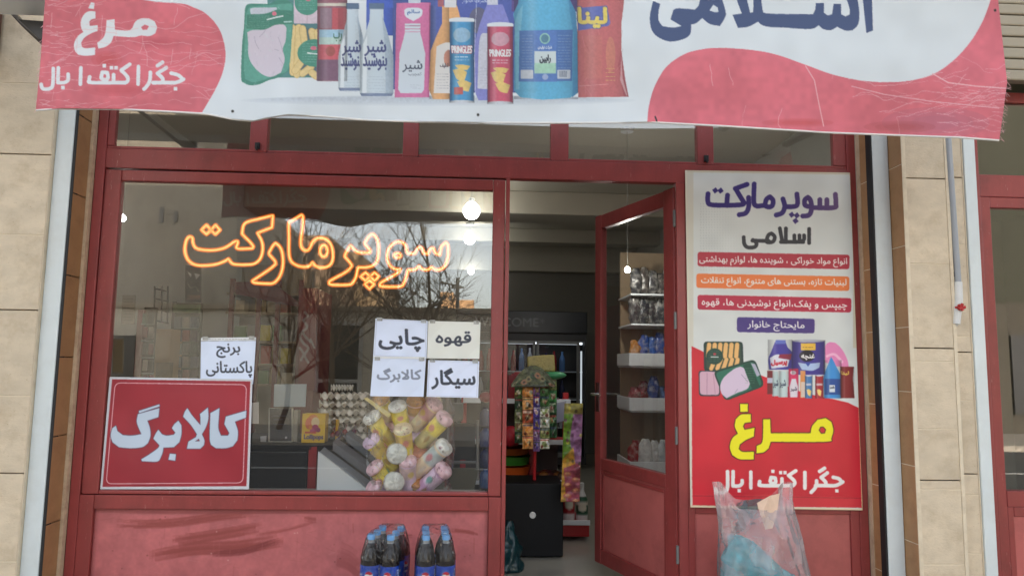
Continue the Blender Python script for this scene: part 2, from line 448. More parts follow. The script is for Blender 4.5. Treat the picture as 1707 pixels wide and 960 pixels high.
        if mask is None: s.im *= n
        else: s.im[mask] *= np.broadcast_to(n, s.im.shape)[mask]
    def sample(s, px, py):
        S = s.S; c = np.pad(np.cumsum(np.cumsum(s.im.astype(np.float64), 0), 1), ((1, 0), (1, 0), (0, 0)))
        x = np.clip(((px - s.x0) * S).round().astype(int), 0, s.W - 1); y = np.clip(((py - s.y0) * S).round().astype(int), 0, s.H - 1)
        h = max(1, S // 2)
        xa, xb, ya, yb = np.clip(x - h, 0, s.W), np.clip(x + h + 1, 0, s.W), np.clip(y - h, 0, s.H), np.clip(y + h + 1, 0, s.H)
        t = c[yb, xb] - c[ya, xb] - c[yb, xa] + c[ya, xa]
        return lin(np.clip(t / ((xb - xa) * (yb - ya))[..., None], 0, 1))

def sheet(name, nu, nv, pos, art, m, parent=None, closed_u=False, thick=0.0):
    """grid surface: pos(U, V) -> x, y, z arrays; art(U, V) -> linear colours; U runs right, V runs down"""
    U, V = np.meshgrid(np.linspace(0, 1, nu), np.linspace(0, 1, nv))
    x, y, z = pos(U, V); off = wloc(parent) if parent is not None else Vector((0, 0, 0))
    co = np.stack([np.broadcast_to(x, U.shape) - off.x, np.broadcast_to(y, U.shape) - off.y, np.broadcast_to(z, U.shape) - off.z], -1).reshape(-1, 3)
    c = art(U, V).reshape(-1, 3)
    i = np.arange(nu * nv).reshape(nv, nu)
    q = np.stack([i[:-1, :-1], i[1:, :-1], i[1:, 1:], i[:-1, 1:]], -1).reshape(-1, 4)
    if thick:                                        # a back face and edges: a sheet with a real thickness
        n0 = len(co); tv = thick if hasattr(thick, '__len__') else (0, thick, 0)
        co = np.vstack([co, co + np.array(tv)]); c = np.vstack([c, c])
        per = np.concatenate([i[0, :], i[1:, -1], i[-1, ::-1][1:], i[::-1, 0][1:-1]])
        pn = np.roll(per, -1)
        q = np.vstack([q, q[:, ::-1] + n0, np.stack([per, pn, pn + n0, per + n0], -1)])
    me = bpy.data.meshes.new(name)
    me.vertices.add(len(co)); me.vertices.foreach_set('co', co.astype(np.float32).ravel())
    me.loops.add(q.size); me.loops.foreach_set('vertex_index', q.astype(np.int32).ravel())
    me.polygons.add(len(q)); me.polygons.foreach_set('loop_start', np.arange(0, q.size, 4, dtype=np.int32))
    try: me.polygons.foreach_set('loop_total', np.full(len(q), 4, np.int32))
    except Exception: pass
    me.update(calc_edges=True)
    at_ = me.color_attributes.new('print', 'FLOAT_COLOR', 'POINT')
    at_.data.foreach_set('color', np.hstack([c, np.ones((len(c), 1))]).astype(np.float32).ravel())
    me.polygons.foreach_set('use_smooth', np.ones(len(q), bool))
    me.materials.append(m)
    o = bpy.data.objects.new(name, me); COL.objects.link(o); o.parent = parent
    return o

def quad_px(q, U, V):
    q = np.asarray(q, float)
    f = lambda k: q[0][k] * (1 - U) * (1 - V) + q[1][k] * U * (1 - V) + q[2][k] * U * V + q[3][k] * (1 - U) * V
    return f(0), f(1)

def decal(name, q, cv, m, parent=None, Y=0.0, dens=1.0, thick=0.0, wave=None):
    """a printed sheet on the plane y = Y whose corners the photo shows at q (TL TR BR BL)"""
    q = np.asarray(q, float)
    nu = int(max(np.linalg.norm(q[1] - q[0]), np.linalg.norm(q[2] - q[3])) * dens) + 2
    nv = int(max(np.linalg.norm(q[3] - q[0]), np.linalg.norm(q[2] - q[1])) * dens) + 2
    def pos(U, V):
        px, py = quad_px(q, U, V)
        return at(px, py, Y + (wave(U, V) if wave else 0.0))
    return sheet(name, nu, nv, pos, lambda U, V: cv.sample(*quad_px(q, U, V)), m, parent, thick=thick)
# ------------------------------------------------------------------ artwork of the big printed sheets, in photo pixels
def zc(pts, sc, ox, oy): return [(x / sc + ox, y / sc + oy) for x, y in pts]

def cracks(cv, mask, n, x0, x1, y0, y1, seed, L=(30, 160), col=(240, 196, 200), wd=0.9, slope=0.06, vertical=0.0):
    r = random.Random(seed); keep = cv.im.copy(); m = np.zeros(mask.shape, bool)
    for _ in range(n):
        x, y = r.uniform(x0, x1), r.uniform(y0, y1); v = r.random() < vertical
        d = (pi / 2 + r.gauss(0, 0.2)) if v else r.gauss(0, slope * 2); P = [(x, y)]; left = r.uniform(*L) * (0.5 if v else 1)
        while left > 0:
            k = r.uniform(3, 8); d = (pi / 2 if v else 0) + (d - (pi / 2 if v else 0)) * .75 + r.gauss(0, 0.22); x += k * cos(d); y += k * sin(d); P.append((x, y)); left -= k
        m |= cv.smask(P, wd * r.uniform(0.5, 1.3), cap='round')
    cv.put(m & mask, col, 0.6)

def chip(cv, x, y, w, h): cv.poly([(x, y + h * .1), (x + w * .5, y), (x + w, y + h * .25), (x + w * .8, y + h), (x + w * .3, y + h * .8)], (238, 205, 120), True)

def scribble(cv, x0, y0, x1, y1, rows, col, seed, wd=0.7, a=0.8):
    r = random.Random(seed)
    for k in range(rows):
        y = y0 + (y1 - y0) * (k + .5) / rows; x = x0
        while x < x1 - 1:
            e = min(x1, x + r.uniform(2, 7)); cv.stroke([(x, y), (e, y)], wd, col, a=a); x = e + r.uniform(.8, 1.6)

def banner_art():
    cv = Canvas(52, -64, 1686, 240, (224, 231, 236), 3)
    RED = (222, 114, 126)
    cv.noise(0.02, 30, 5)
    # red field on the left, red wave on the right
    rl = cv.poly([(40, -80), (150, -80), (190, -16), (225, -3), (262, 4), (304, 7), (322, 13), (344, 24), (366, 50), (376, 87), (372, 119), (359, 150), (337, 188), (40, 200)], RED, True)
    wave = smooth_path(zc([(77, 540), (77, 515), (85, 450), (110, 370), (160, 290), (240, 235), (330, 213), (420, 210), (540, 220), (640, 240), (760, 282), (880, 325), (1000, 350), (1110, 358), (1220, 350), (1320, 320), (1400, 265), (1470, 190), (1520, 110), (1550, 40), (1580, -60), (1600, -180)], 2.598, 1050, 0), False, 3.0, 70)
    rr = cv.poly(wave + [(1800, -70), (1800, 260), (1080, 260)], (224, 116, 130))
    cv.noise(0.05, 45, 3, rl | rr); cv.noise(0.03, 9, 4, rl | rr)
    # worn, darker patches
    for (x, y, rx, ry, c, a) in ((178, 100, 26, 14, (205, 78, 80), .5), (200, 150, 60, 12, (200, 78, 84), .35), (262, 72, 40, 10, (190, 76, 90), .35), (1560, 205, 90, 26, (178, 108, 128), .55), (1500, 212, 60, 10, (176, 80, 84), .5), (1330, 205, 60, 7, (206, 82, 84), .5)):
        for s in (1.0, .7, .45): cv.put(cv.mask(np.stack([x + rx * s * np.cos(np.linspace(0, 6.2, 30)), y + ry * s * np.sin(np.linspace(0, 6.2, 30))], 1)) & (rl | rr), c, a * .5)
    W = (232, 236, 240)
    Z6 = lambda p: zc(p, 5.332, 60, 0)
    # chicken
    cv.poly(Z6([(490, 25), (522, 30), (515, 85), (465, 78)]), W)
    cv.poly(smooth_path(Z6([(530, 105), (530, 168), (492, 178), (474, 200), (480, 235), (550, 228), (549, 280), (490, 302), (430, 340), (402, 385), (408, 418), (440, 432), (528, 425), (525, 492), (440, 500), (375, 490), (345, 450), (340, 390), (370, 330), (422, 288), (402, 250), (400, 190), (430, 130), (470, 105)]), True, 1.2, 40), W)
    cv.polys([smooth_path(Z6([(628, 185), (700, 175), (702, 268), (818, 275), (858, 252), (882, 200), (930, 170), (1000, 168), (1055, 195), (1078, 245), (1062, 300), (1010, 325), (930, 320), (860, 335), (690, 325), (668, 380), (620, 420), (555, 437), (545, 385), (598, 340), (620, 280)]), True, 2, 35), smooth_path(Z6([(935, 245), (968, 222), (1005, 238), (988, 268), (950, 270)]), True, 1)], W)
    def small(f, k, wd, dots, dw):
        for p in k: cv.stroke(f(p), wd, W, True)
        for d in dots: x, y = f([d])[0]; cv.rect(x - dw, y - dw, x + dw, y + dw, W)
    small(Z6, [[(1195, 652), (1265, 672), (1308, 712)], [(1318, 705), (1250, 736), (1150, 738), (1035, 738)], [(1165, 602), (1080, 655), (1128, 705), (1120, 738)], [(1132, 553), (1075, 592)], [(1018, 640), (1012, 720), (985, 770), (955, 800)], [(912, 590), (908, 758)], [(840, 572), (758, 628), (815, 690), (805, 735), (740, 738)], [(800, 738), (500, 738), (474, 715), (480, 680)], [(690, 660), (690, 738)], [(578, 700), (590, 645), (635, 650), (640, 700), (612, 712), (578, 700)], [(400, 600), (395, 758)], [(286, 655), (285, 715), (250, 738), (195, 738), (200, 600)], [(155, 605), (150, 755), (120, 792), (60, 790), (45, 745)]], 6.2, [(1240, 792), (672, 606), (712, 606), (608, 588), (240, 782)], 3.0)
    # name in dark blue, cut by the top of the picture
    B = (72, 88, 128); Z5 = lambda p: zc(p, 4.064, 1060, 0)
    cv.poly(Z5([(1520, -150), (1592, -160), (1600, -10), (1607, 210), (1562, 228), (1537, -10)]), B)
    cv.poly(smooth_path(Z5([(1400, -80), (1470, -90), (1500, -10), (1515, 100), (1505, 170), (1470, 208), (1420, 210), (1365, 185), (1320, 208), (1270, 200), (1240, 175), (1180, 200), (1000, 190), (900, 185), (850, 170), (830, 150), (760, 185), (692, 192), (655, 103), (718, 95), (680, -10), (640, -150), (710, -160), (750, -10), (775, 90), (795, 85), (797, -10), (790, -160), (850, -160), (850, -10), (860, 75), (900, 95), (1200, 100), (1215, 70), (1220, 25), (1275, 25), (1275, 90), (1300, 108), (1330, 100), (1340, 30), (1390, 30), (1392, 100), (1420, 115), (1450, 100), (1445, 50)]), True, 1.5, 38), B)
    cv.polys([smooth_path(Z5([(440, -10), (470, -60), (540, -60), (580, -10), (610, 90), (600, 130), (570, 180), (500, 165), (450, 125), (410, 160), (375, 170), (370, 230), (330, 265), (240, 285), (160, 260), (110, 210), (95, 130), (105, 60), (118, 10), (165, 30), (155, 80), (155, 140), (180, 180), (250, 190), (310, 180), (235, 135), (255, 70), (290, 60), (400, 68), (425, 40)]), True, 1.5, 45), Z5([(500, 75), (525, 35), (555, 55), (560, 85), (530, 85)])], B)
    # soft printed ground shadow and the row of goods
    for k in range(8): cv.ell(730, 168 - k * .5, 330 - k * 12, 9 - k, (176, 186, 200), a=.12)
    G, P1 = (70, 140, 124), (218, 204, 214)
    # dark back row: detergent bottles and tins
    cv.rect(611, -60, 662, 60, (62, 90, 190)); cv.rect(655, -60, 762, 150, (66, 82, 150)); cv.rect(726, -60, 866, 155, (72, 88, 168))
    cv.rect(743, -60, 762, 120, (96, 92, 110)); cv.rect(853, -60, 1010, 20, (84, 66, 130))
    cv.text('مصرف خانوار', (770, -3, 815, 7), (210, 220, 240)); cv.ell(798, 35, 16, 22, (98, 92, 110), a=.8)
    # trays of chicken
    Zt = lambda p: zc(p, 6.4, 395, 0)
    cv.rect(446, -60, 536, 130, (74, 132, 128)); cv.rect(490, 0, 536, 40, (216, 196, 208)); cv.rect(488, -60, 536, -2, (214, 196, 206)); cv.stroke([(512, 24), (512, 40)], .8, (180, 150, 165))
    cv.ell(512, 4, 21, 22, (66, 140, 118)); scribble(cv, 498, -6, 526, 18, 7, (150, 200, 186), 3, .6); cv.ell(514, 0, 4, 3, (216, 110, 130))
    cv.rect(484, 40, 536, 48, (72, 118, 124)); cv.rect(484, 48, 536, 127, (76, 100, 110))
    for (a, b, c, d) in ((590, 300, 600, 780), (660, 300, 640, 800), (700, 310, 730, 520), (800, 340, 850, 560), (620, 760, 720, 620), (700, 790, 790, 720), (800, 780, 850, 820), (860, 350, 900, 700)):
        p = Zt([(a, b), (c, d)]); cv.stroke(p, 12, (206, 170, 100), cap='round'); cv.stroke(p, 10, (232, 204, 138), cap='round')
    cv.ell(524, 89, 28, 23, (66, 140, 118)); scribble(cv, 504, 72, 540, 106, 8, (150, 200, 186), 5, .6); cv.ell(523, 81, 5, 3.5, (216, 110, 130)); cv.stroke([(512, 89), (532, 91)], 2, (230, 240, 238))
    cv.poly(Zt([(85, 130), (95, 75), (140, 45), (340, 45), (420, 10), (520, 0), (580, 40), (605, 100), (600, 250), (570, 600), (555, 760), (440, 830), (340, 860), (250, 900), (150, 915), (80, 890), (45, 830), (55, 500), (75, 300)]), (62, 132, 112), True)
    cv.poly(Zt([(100, 170), (120, 100), (180, 75), (560, 40), (590, 110), (560, 700), (430, 800), (200, 880), (90, 850), (75, 700), (85, 400)]), (86, 158, 138), True)
    cv.poly(Zt([(140, 120), (170, 90), (420, 85), (430, 105), (300, 150), (150, 155)]), (200, 204, 214), True)
    cv.poly(Zt([(110, 160), (300, 155), (430, 110), (600, 120), (590, 260), (420, 270), (300, 320), (100, 310)]), (58, 126, 104)); scribble(cv, 415, 26, 450, 48, 7, (120, 178, 160), 8, .6)
    cv.stroke(Zt([(320, 215), (420, 190), (495, 175)]), 2.2, (226, 238, 236)); cv.ell(457.5, 23.5, 4, 3.5, (220, 110, 130)); cv.stroke(Zt([(500, 240), (590, 235)]), 2.5, (176, 212, 204))
    cv.poly(Zt([(110, 350), (170, 325), (300, 320), (400, 275), (490, 265), (530, 300), (520, 440), (490, 530), (510, 640), (470, 780), (360, 825), (260, 790), (170, 700), (125, 600), (120, 450)]), (216, 206, 218), True)
    for p in ([(185, 390), (200, 460), (235, 530)], [(240, 400), (290, 350), (310, 310)], [(440, 400), (470, 480), (490, 560)], [(400, 530), (450, 545)], [(450, 620), (500, 700)]): cv.stroke(Zt(p), 1.0, (168, 156, 176), True, a=.8)
    # jar
    cv.rect(529, -60, 579, 136, (150, 90, 104)); cv.rect(529, 6, 579, 11, (222, 214, 196)); cv.rect(554, 14, 579, 50, (196, 84, 92)); cv.rect(534, 14, 553, 48, (150, 118, 132))
    cv.rect(532, 50, 575, 63, (168, 208, 232)); cv.rect(532, 63, 575, 75, (196, 224, 216)); cv.rect(531, 75, 568, 100, (214, 92, 104)); cv.ell(551, 86, 8, 8.5, (170, 84, 80)); cv.rect(528, 100, 568, 135, (126, 88, 112)); cv.text('رب', (556, 55, 570, 70), (70, 120, 90), .3)
    # two milk bottles
    def milk(cx, t, b, w, sk):
        cv.poly([(cx - w * .40, t), (cx + w * .40, t), (cx + w * .42, t + 20), (cx + w * .72, t + 48), (cx + w, t + 80), (cx + w, b - 4), (cx + w * .9, b), (cx - w * .9, b), (cx - w, b - 4), (cx - w, t + 80), (cx - w * .72, t + 48), (cx - w * .42, t + 20)], (206, 220, 230))
        cv.poly([(cx + w * .3, t + 10), (cx + w * .42, t + 20), (cx + w * .72, t + 48), (cx + w, t + 80), (cx + w, b - 4), (cx + w * .55, b), (cx + w * .5, t + 70)], (178, 196, 214)); cv.poly([(cx - w * .8, t + 60), (cx - w * .55, t + 45), (cx - w * .6, b - 4), (cx - w * .86, b - 4)], (226, 234, 240))
        cv.rect(cx - w * .45, t - 8, cx + w * .45, t + 2, (86, 108, 138)); cv.poly([(cx - w, b - 4), (cx + w, b - 4), (cx + w * .9, b + 1), (cx - w * .9, b + 1)], (120, 136, 168))
        cv.text('شیر', (cx - w * .72, t + 54, cx + w * .55, t + 80), (64, 72, 128), .5); cv.text('بنوشید', (cx - w * .8, t + 76, cx + w * .6, t + 104), (64, 72, 128), .5)
        scribble(cv, cx - w * .5, t + 112, cx + w * .5, t + 142, 6, (120, 136, 160), int(cx), .6, .6)
    milk(588, 14, 151, 24, 0); milk(628, 14, 160, 28, 0)
    # pink milk carton
    cv.poly([(661, 6), (716, 5), (713, 163), (658, 163)], (218, 112, 164)); cv.poly([(716, 5), (718, 5), (716, 163), (713, 163)], (190, 86, 140)); cv.rect(681, -60, 701, 6, (206, 216, 228))
    cv.poly([(674, 18), (680, 14), (698, 14), (705, 18), (702, 28), (689, 36), (676, 28)], (222, 230, 238), True); cv.text('سالم', (679, 17, 700, 26), (80, 110, 170), .2)
    cv.poly([(675, 40), (701, 40), (701, 56), (704, 68), (709, 90), (707, 150), (703, 156), (668, 156), (664, 150), (666, 90), (672, 68), (675, 56)], (212, 222, 232)); cv.stroke([(675, 44), (701, 44)], 1, (150, 60, 100)); cv.stroke([(675, 49), (701, 49)], 1.4, (206, 100, 150)); cv.stroke([(675, 54), (701, 54)], 1, (216, 120, 164))
    cv.text('شیر', (671, 101, 704, 121), (62, 72, 92), .35); cv.text('کم‌چرب'.replace('‌', ''), (681, 121, 703, 128), (90, 100, 120)); scribble(cv, 684, 141, 702, 150, 3, (140, 150, 165), 3, .5)
    # orange and violet fabric softener
    cv.poly([(737, 10), (762, 10), (766, 24), (769, 36), (750, 166), (722, 166), (715, 150), (718, 85), (728, 60), (737, 40)], (232, 172, 112), False); cv.rect(741, -60, 761, 13, (220, 222, 226)); cv.rect(730, -6, 740, 12, (206, 90, 70), .7)
    cv.poly([(728, 78), (742, 72), (752, 72), (752, 156), (723, 156)], (224, 222, 220), True); cv.ell(748, 98, 8, 14, (222, 130, 100), .8); cv.text('لطیف', (734, 106, 747, 114), (90, 80, 90), .2); scribble(cv, 728, 122, 748, 150, 6, (150, 150, 165), 9, .6)
    cv.poly([(812, 8), (838, 8), (850, 40), (850, 168), (798, 168), (790, 150), (792, 70), (800, 40)], (130, 132, 206), False); cv.rect(812, -60, 830, 9, (206, 208, 222)); cv.poly([(800, 66), (812, 56), (822, 56), (822, 150), (796, 148)], (206, 208, 222), True); scribble(cv, 800, 112, 820, 142, 6, (140, 140, 170), 19, .6)
    # two tubes of crisps (the printed face is left off)
    def crisps(x0, x1, t, b, c, c2):
        cx = (x0 + x1) / 2; cv.rect(x0, t, x1, b, c); cv.rect(x0, t, x0 + 4, b, c2); cv.rect(x1 - 5, t, x1, b, c2)
        cv.ell(cx, t, (x1 - x0) / 2 + 1, 3.2, (222, 228, 234)); cv.rect(x0 - 1, t, x1 + 1, t + 4, (222, 228, 234)); cv.ell(cx, b, (x1 - x0) / 2, 2.6, (206, 212, 220))
        h = b - t
        cv.text('PRINGLES', [(x0 + 3, t + h * .325), (x1 - 3, t + h * .325), (x1 - 4, t + h * .41), (x0 + 4, t + h * .41)], (232, 234, 238), .5, True, outline=(196, 40, 60), ow=.8)
        scribble(cv, x0 + 8, t + h * .44, x1 - 8, t + h * .51, 2, (228, 236, 242), int(x0), 1.2, .9)
        for (u, v, ww, hh) in ((.2, .55, .65, .07), (.12, .6, .6, .16), (.3, .74, .6, .14)): chip(cv, x0 + (x1 - x0) * u, t + h * v, (x1 - x0) * ww, h * hh)
        cv.ell(cx, t + h * .19, (x1 - x0) * .36, h * .09, (214, 222, 230), .55)
    crisps(750, 790, 33, 170, (70, 152, 206), (60, 122, 182)); crisps(813, 855, 41, 172, (212, 84, 112), (180, 66, 96)); cv.rect(757, 146, 772, 158, (196, 90, 84))
    # big blue bottle
    cv.poly([(868, -60), (942, -60), (948, -4), (960, 20), (963, 60), (964, 155), (950, 164), (905, 167), (868, 163), (857, 152), (858, 40), (856, 24), (864, 6)], (92, 180, 222), False)
    cv.poly([(948, -4), (960, 20), (963, 60), (964, 155), (954, 163), (956, 60), (950, 20)], (72, 154, 206)); cv.poly([(858, 40), (864, 20), (872, 8), (868, 60), (866, 150), (860, 150)], (128, 204, 234))
    cv.poly([(866, 52), (955, 50), (954, 136), (865, 137)], (74, 116, 186)); cv.rect(890, 52, 928, 137, (84, 124, 198)); cv.ell(908.5, 65, 8.5, 9, (150, 206, 190)); cv.ell(908.5, 65, 6.5, 7, (84, 134, 160)); cv.text('شرکت تولیدی', (897, 77, 920, 83), (220, 228, 240), .2)
    cv.rect(891, 86, 927, 123, (214, 228, 232)); cv.rect(891, 106, 927, 123, (172, 220, 196)); cv.text('رابین', (900, 92, 918, 106), (40, 48, 60), .5); cv.ell(909, 129, 5, 5, (160, 180, 220))
    scribble(cv, 870, 58, 888, 116, 12, (160, 182, 220), 2, .6); scribble(cv, 930, 58, 952, 116, 12, (160, 182, 220), 4, .6); cv.rrect([(868, 117), (889, 117), (889, 132), (868, 132)], 2, (206, 214, 226)); cv.rrect([(929, 117), (951, 117), (951, 132), (929, 132)], 2, (206, 214, 226))
    for k in range(6): cv.rect(933 + k * 2.2, 119, 934 + k * 2.2, 129, (70, 84, 110))
    # red snack bag
    cv.poly([(962, -60), (1042, -60), (1040, 8), (1036, 40), (1036, 85), (1042, 130), (1048, 162), (964, 163), (963, 90)], (200, 102, 104)); cv.poly([(1036, 85), (1042, 130), (1048, 162), (1040, 162), (1030, 110)], (182, 84, 92)); cv.poly([(1036, 92), (1038, 130), (1046, 160), (1044, 160), (1034, 134)], (228, 170, 172))
    cv.poly([(1012, 10), (1018, 40), (1014, 44), (964, 52), (963, 14)], (92, 104, 182)); cv.text('لینا', (964, 14, 1011, 46), (236, 212, 96), 1.6, outline=(86, 92, 150), ow=1.6)
    cv.ell(1018, 92, 8, 30, (216, 140, 108), .6); scribble(cv, 1010, 112, 1026, 138, 4, (226, 190, 110), 3, 1.3, .7); cv.stroke([(966, 144), (1015, 141)], 1, (226, 150, 150)); cv.rect(974, 60, 1004, 132, (206, 122, 106), .35)
    for a_ in ((529, 579, -60, 136, .35, .2), (564, 603, 14, 151, .16, .12), (600, 656, 14, 160, .18, .12), (716, 749, 10, 166, .3, .15), (749, 791, 32, 172, .42, .3), (812, 856, 40, 174, .42, .3), (857, 964, -60, 166, .3, .25), (963, 1048, -60, 163, .22, .18), (658, 718, 4, 164, .08, .06)): cv.cyl(*a_)
    r_ = random.Random(9)
    for _ in range(26):
        x, y = r_.uniform(966, 1040), r_.uniform(-20, 158); cv.stroke([(x, y), (x + r_.uniform(-9, 9), y + r_.uniform(6, 22))], r_.uniform(.6, 1.8), r_.choice([(232, 150, 148), (160, 70, 76)]), a=.3)
    for _ in range(40):
        x, y = r_.uniform(415, 470), r_.uniform(50, 122); cv.stroke([(x, y), (x + r_.uniform(-5, 5), y + r_.uniform(3, 12))], r_.uniform(.8, 3), r_.choice([(234, 226, 234), (190, 176, 192)]), a=.22)
    for _ in range(34):
        x, y = r_.uniform(404, 488), r_.uniform(2, 142); cv.stroke([(x, y), (x + r_.uniform(-8, 8), y + r_.uniform(-8, 8))], r_.uniform(.6, 1.6), (206, 232, 224), a=.22)
    zone = cv.mask([(398, -60), (1052, -60), (1052, 175), (398, 175)]) & (np.abs(cv.im - np.array([.878, .906, .925], np.float32)).sum(2) > .2); cv.noise(.04, 2.6, 31, zone); cv.put(zone, (214, 222, 230), .10)
    # folds, grommets, scuffs
    cracks(cv, rl, 48, 55, 340, -60, 190, 11, col=(240, 190, 194)); cracks(cv, rl, 60, 55, 110, -60, 190, 12, (6, 26), col=(240, 200, 204)); cracks(cv, rl, 14, 60, 350, 150, 188, 15, (20, 70)); cracks(cv, rl, 14, 80, 330, -60, 120, 16, (30, 90), vertical=1.0)
    cracks(cv, rr, 20, 1400, 1680, 100, 230, 13, (40, 220), slope=.04); cracks(cv, rr, 40, 1560, 1680, 140, 232, 14, (10, 50)); cracks(cv, rr, 8, 1090, 1500, 60, 210, 17, (40, 120), vertical=1.0, wd=1.1)
    cv.stroke(zc([(760, 285), (800, 350), (815, 430), (840, 550)], 2.598, 1050, 0), 1.8, (240, 180, 186)); cv.stroke(zc([(1310, 320), (1380, 360), (1500, 375), (1640, 385)], 2.598, 1050, 0), 1.8, (240, 190, 196)); cv.stroke(zc([(960, 375), (1100, 410), (1300, 440), (1600, 470)], 2.598, 1050, 0), 1.5, (236, 180, 188))
    cv.stroke([(797, -60), (793, 40), (791, 90), (793, 165)], .9, (228, 236, 242), a=.8)
    for (x, y) in ((388, 186), (797, 192), (1659, 18)): cv.ell(x, y, 2.4, 2.4, (70, 66, 64)); cv.ell(x, y, 1.2, 1.2, (30, 28, 28))
    cv.stroke([(1092, 194), (1096, 205)], 2.6, (52, 50, 56))
    cv.im *= 0.93
    return cv

BANNER_BOTTOM = [(59, 184), (100, 181), (200, 182), (300, 187), (345, 190), (390, 199), (421, 201.6), (440, 197), (478, 191), (540, 194), (609, 200), (700, 203), (800, 204.2), (895, 204.7), (1000, 204.6), (1080, 203.5), (1092, 204), (1204, 210), (1381, 221), (1512, 226), (1600, 229), (1666, 234)]

def poster_art():
    cv = Canvas(1138, 280, 1442, 855, (206, 209, 206), 4)
    cv.noise(0.03, 25, 2)
    for x, wd, c, a in ((1149, 7, (200, 194, 178), .8), (1428, 6, (196, 186, 160), .8)): cv.rect(x - wd, 280, x + wd, 580, c, a=a)
    for q in range(16):
        for k in range(26):
            cv.ell(1168 + q * 4.6 + (k % 2) * .6, 340 + k * 4.4, .9, .9, (176, 180, 180), .8 * max(0, 1 - q / 15))
    ZA = lambda p: zc(p, 6.828, 1160, 290)
    def purple(x, y):
        t = np.clip((x - 1300) / 110, 0, 1)[:, None]; return np.array([54, 42, 112]) * (1 - t) + np.array([96, 66, 112]) * t
    def st(f, k, wd, col, sm=True):
        for p in k: cv.stroke(f(p), wd, col, sm)
    def dia(f, p, r, col):
        x, y = f([p])[0]; cv.poly([(x - r, y - r * .15), (x + r * .15, y - r), (x + r, y + r * .15), (x - r * .15, y + r)], col)
    st(ZA, [[(140, 218), (136, 310), (175, 352), (370, 360)], [(362, 235), (352, 352)], [(350, 360), (520, 352), (548, 335)], [(556, 340), (468, 195), (452, 165)], [(440, 172), (592, 118)], [(600, 260), (602, 370), (570, 445), (485, 468)], [(665, 108), (662, 330), (705, 370)], [(690, 370), (800, 358)], [(785, 362), (805, 290), (845, 262), (880, 305), (868, 365), (825, 378), (785, 362)], [(990, 278), (1012, 370), (982, 445), (905, 472)], [(1010, 375), (1120, 372), (1158, 340), (1150, 222)], [(1300, 375), (1245, 358), (1240, 300), (1275, 268), (1305, 300), (1318, 390), (1290, 468), (1208, 482)], [(1310, 385), (1570, 385), (1594, 335), (1588, 225)], [(1412, 285), (1412, 385)], [(1492, 285), (1492, 385)]], 8.0, purple)
    for p in ((222, 190), (282, 192), (1092, 466), (1150, 474), (1136, 536)): dia(ZA, p, 5.2, purple)
    D = (48, 48, 54)
    st(ZA, [[(1290, 618), (1290, 796)], [(1232, 690), (1232, 745), (1200, 775)], [(1232, 775), (960, 775)], [(1180, 692), (1180, 775)], [(1122, 692), (1122, 775)], [(1026, 612), (1024, 775)], [(955, 612), (985, 775)], [(800, 772), (825, 700), (862, 678), (898, 715), (885, 765), (840, 782), (800, 772)], [(840, 765), (636, 760)], [(640, 748), (690, 785), (672, 832), (590, 836), (552, 795), (545, 712)]], 6.3, D)
    for q, c in (([(1163, 420), (1416.5, 425), (1416, 449), (1163, 444)], (172, 46, 62)), ([(1161, 456), (1416, 461), (1416, 485), (1161, 480)], (226, 120, 62)), ([(1163, 491.5), (1419.5, 497), (1419, 521), (1163, 516)], (176, 40, 66)), ([(1228.6, 528.5), (1358.4, 531.5), (1358, 555.7), (1228.6, 553.6)], (70, 52, 120))): cv.rrect(q, 5, c)
    Wt = (226, 224, 220)
    cv.text('انواع مواد خوراکی ، شوینده ها، لوازم بهداشتی', [(1166, 426), (1412, 430), (1412, 446), (1166, 442)], Wt, .3)
    cv.text('لبنیات تازه، بستنی های متنوع، انواع تنقلات', [(1169, 461), (1411, 465), (1411, 481), (1169, 477)], Wt, .3)
    cv.text('چیپس و پفک،انواع نوشیدنی ها، قهوه', [(1170, 497), (1412, 502), (1412, 519), (1170, 514)], Wt, .3)
    cv.text('مایحتاج خانوار', [(1246, 534), (1341, 536), (1341, 553), (1246, 551)], Wt, .35)
    R = (196, 38, 52)
    red = cv.poly([(1153, 577), (1166, 583), (1200, 600), (1278, 629), (1340, 655), (1393, 666), (1414, 671), (1436, 682), (1440, 846), (1154, 842)], R)
    cv.noise(.04, 30, 9, red)
    # goods
    Zg = lambda p: zc(p, 5.886, 1150, 560)
    cv.rrect(Zg([(135, 55), (520, 55), (530, 340), (140, 345)]), 6, (36, 58, 54)); cv.rrect(Zg([(158, 72), (500, 72), (505, 320), (165, 325)]), 5, (56, 74, 60))
    for x in range(6): cv.stroke(Zg([(190 + x * 55, 85), (180 + x * 55, 200)]), 7.5, (200, 146, 84), cap='round'); cv.stroke(Zg([(190 + x * 55, 85), (180 + x * 55, 200)]), 6, (226, 178, 112), cap='round')
    for x in range(5): cv.stroke(Zg([(210 + x * 60, 320), (250 + x * 55, 230)]), 7.0, (204, 150, 90), cap='round'); cv.stroke(Zg([(210 + x * 60, 320), (250 + x * 55, 230)]), 5.5, (224, 176, 114), cap='round')
    cv.ell(1191.5, 594, 14, 13.5, (34, 66, 56)); scribble(cv, 1181, 584, 1202, 604, 6, (96, 140, 118), 4, .5); cv.ell(1191.5, 590, 2.5, 2, (170, 60, 70)); cv.stroke([(1185, 595), (1198, 595)], 1.4, (210, 214, 210))
    cv.rrect(Zg([(85, 335), (290, 345), (300, 590), (90, 590)]), 6, (52, 58, 64)); cv.rrect(Zg([(96, 345), (280, 352), (290, 578), (100, 576)]), 6, (204, 164, 180)); cv.stroke(Zg([(170, 360), (168, 580)]), .8, (160, 116, 136)); cv.stroke(Zg([(230, 370), (250, 570)]), .8, (170, 126, 146))
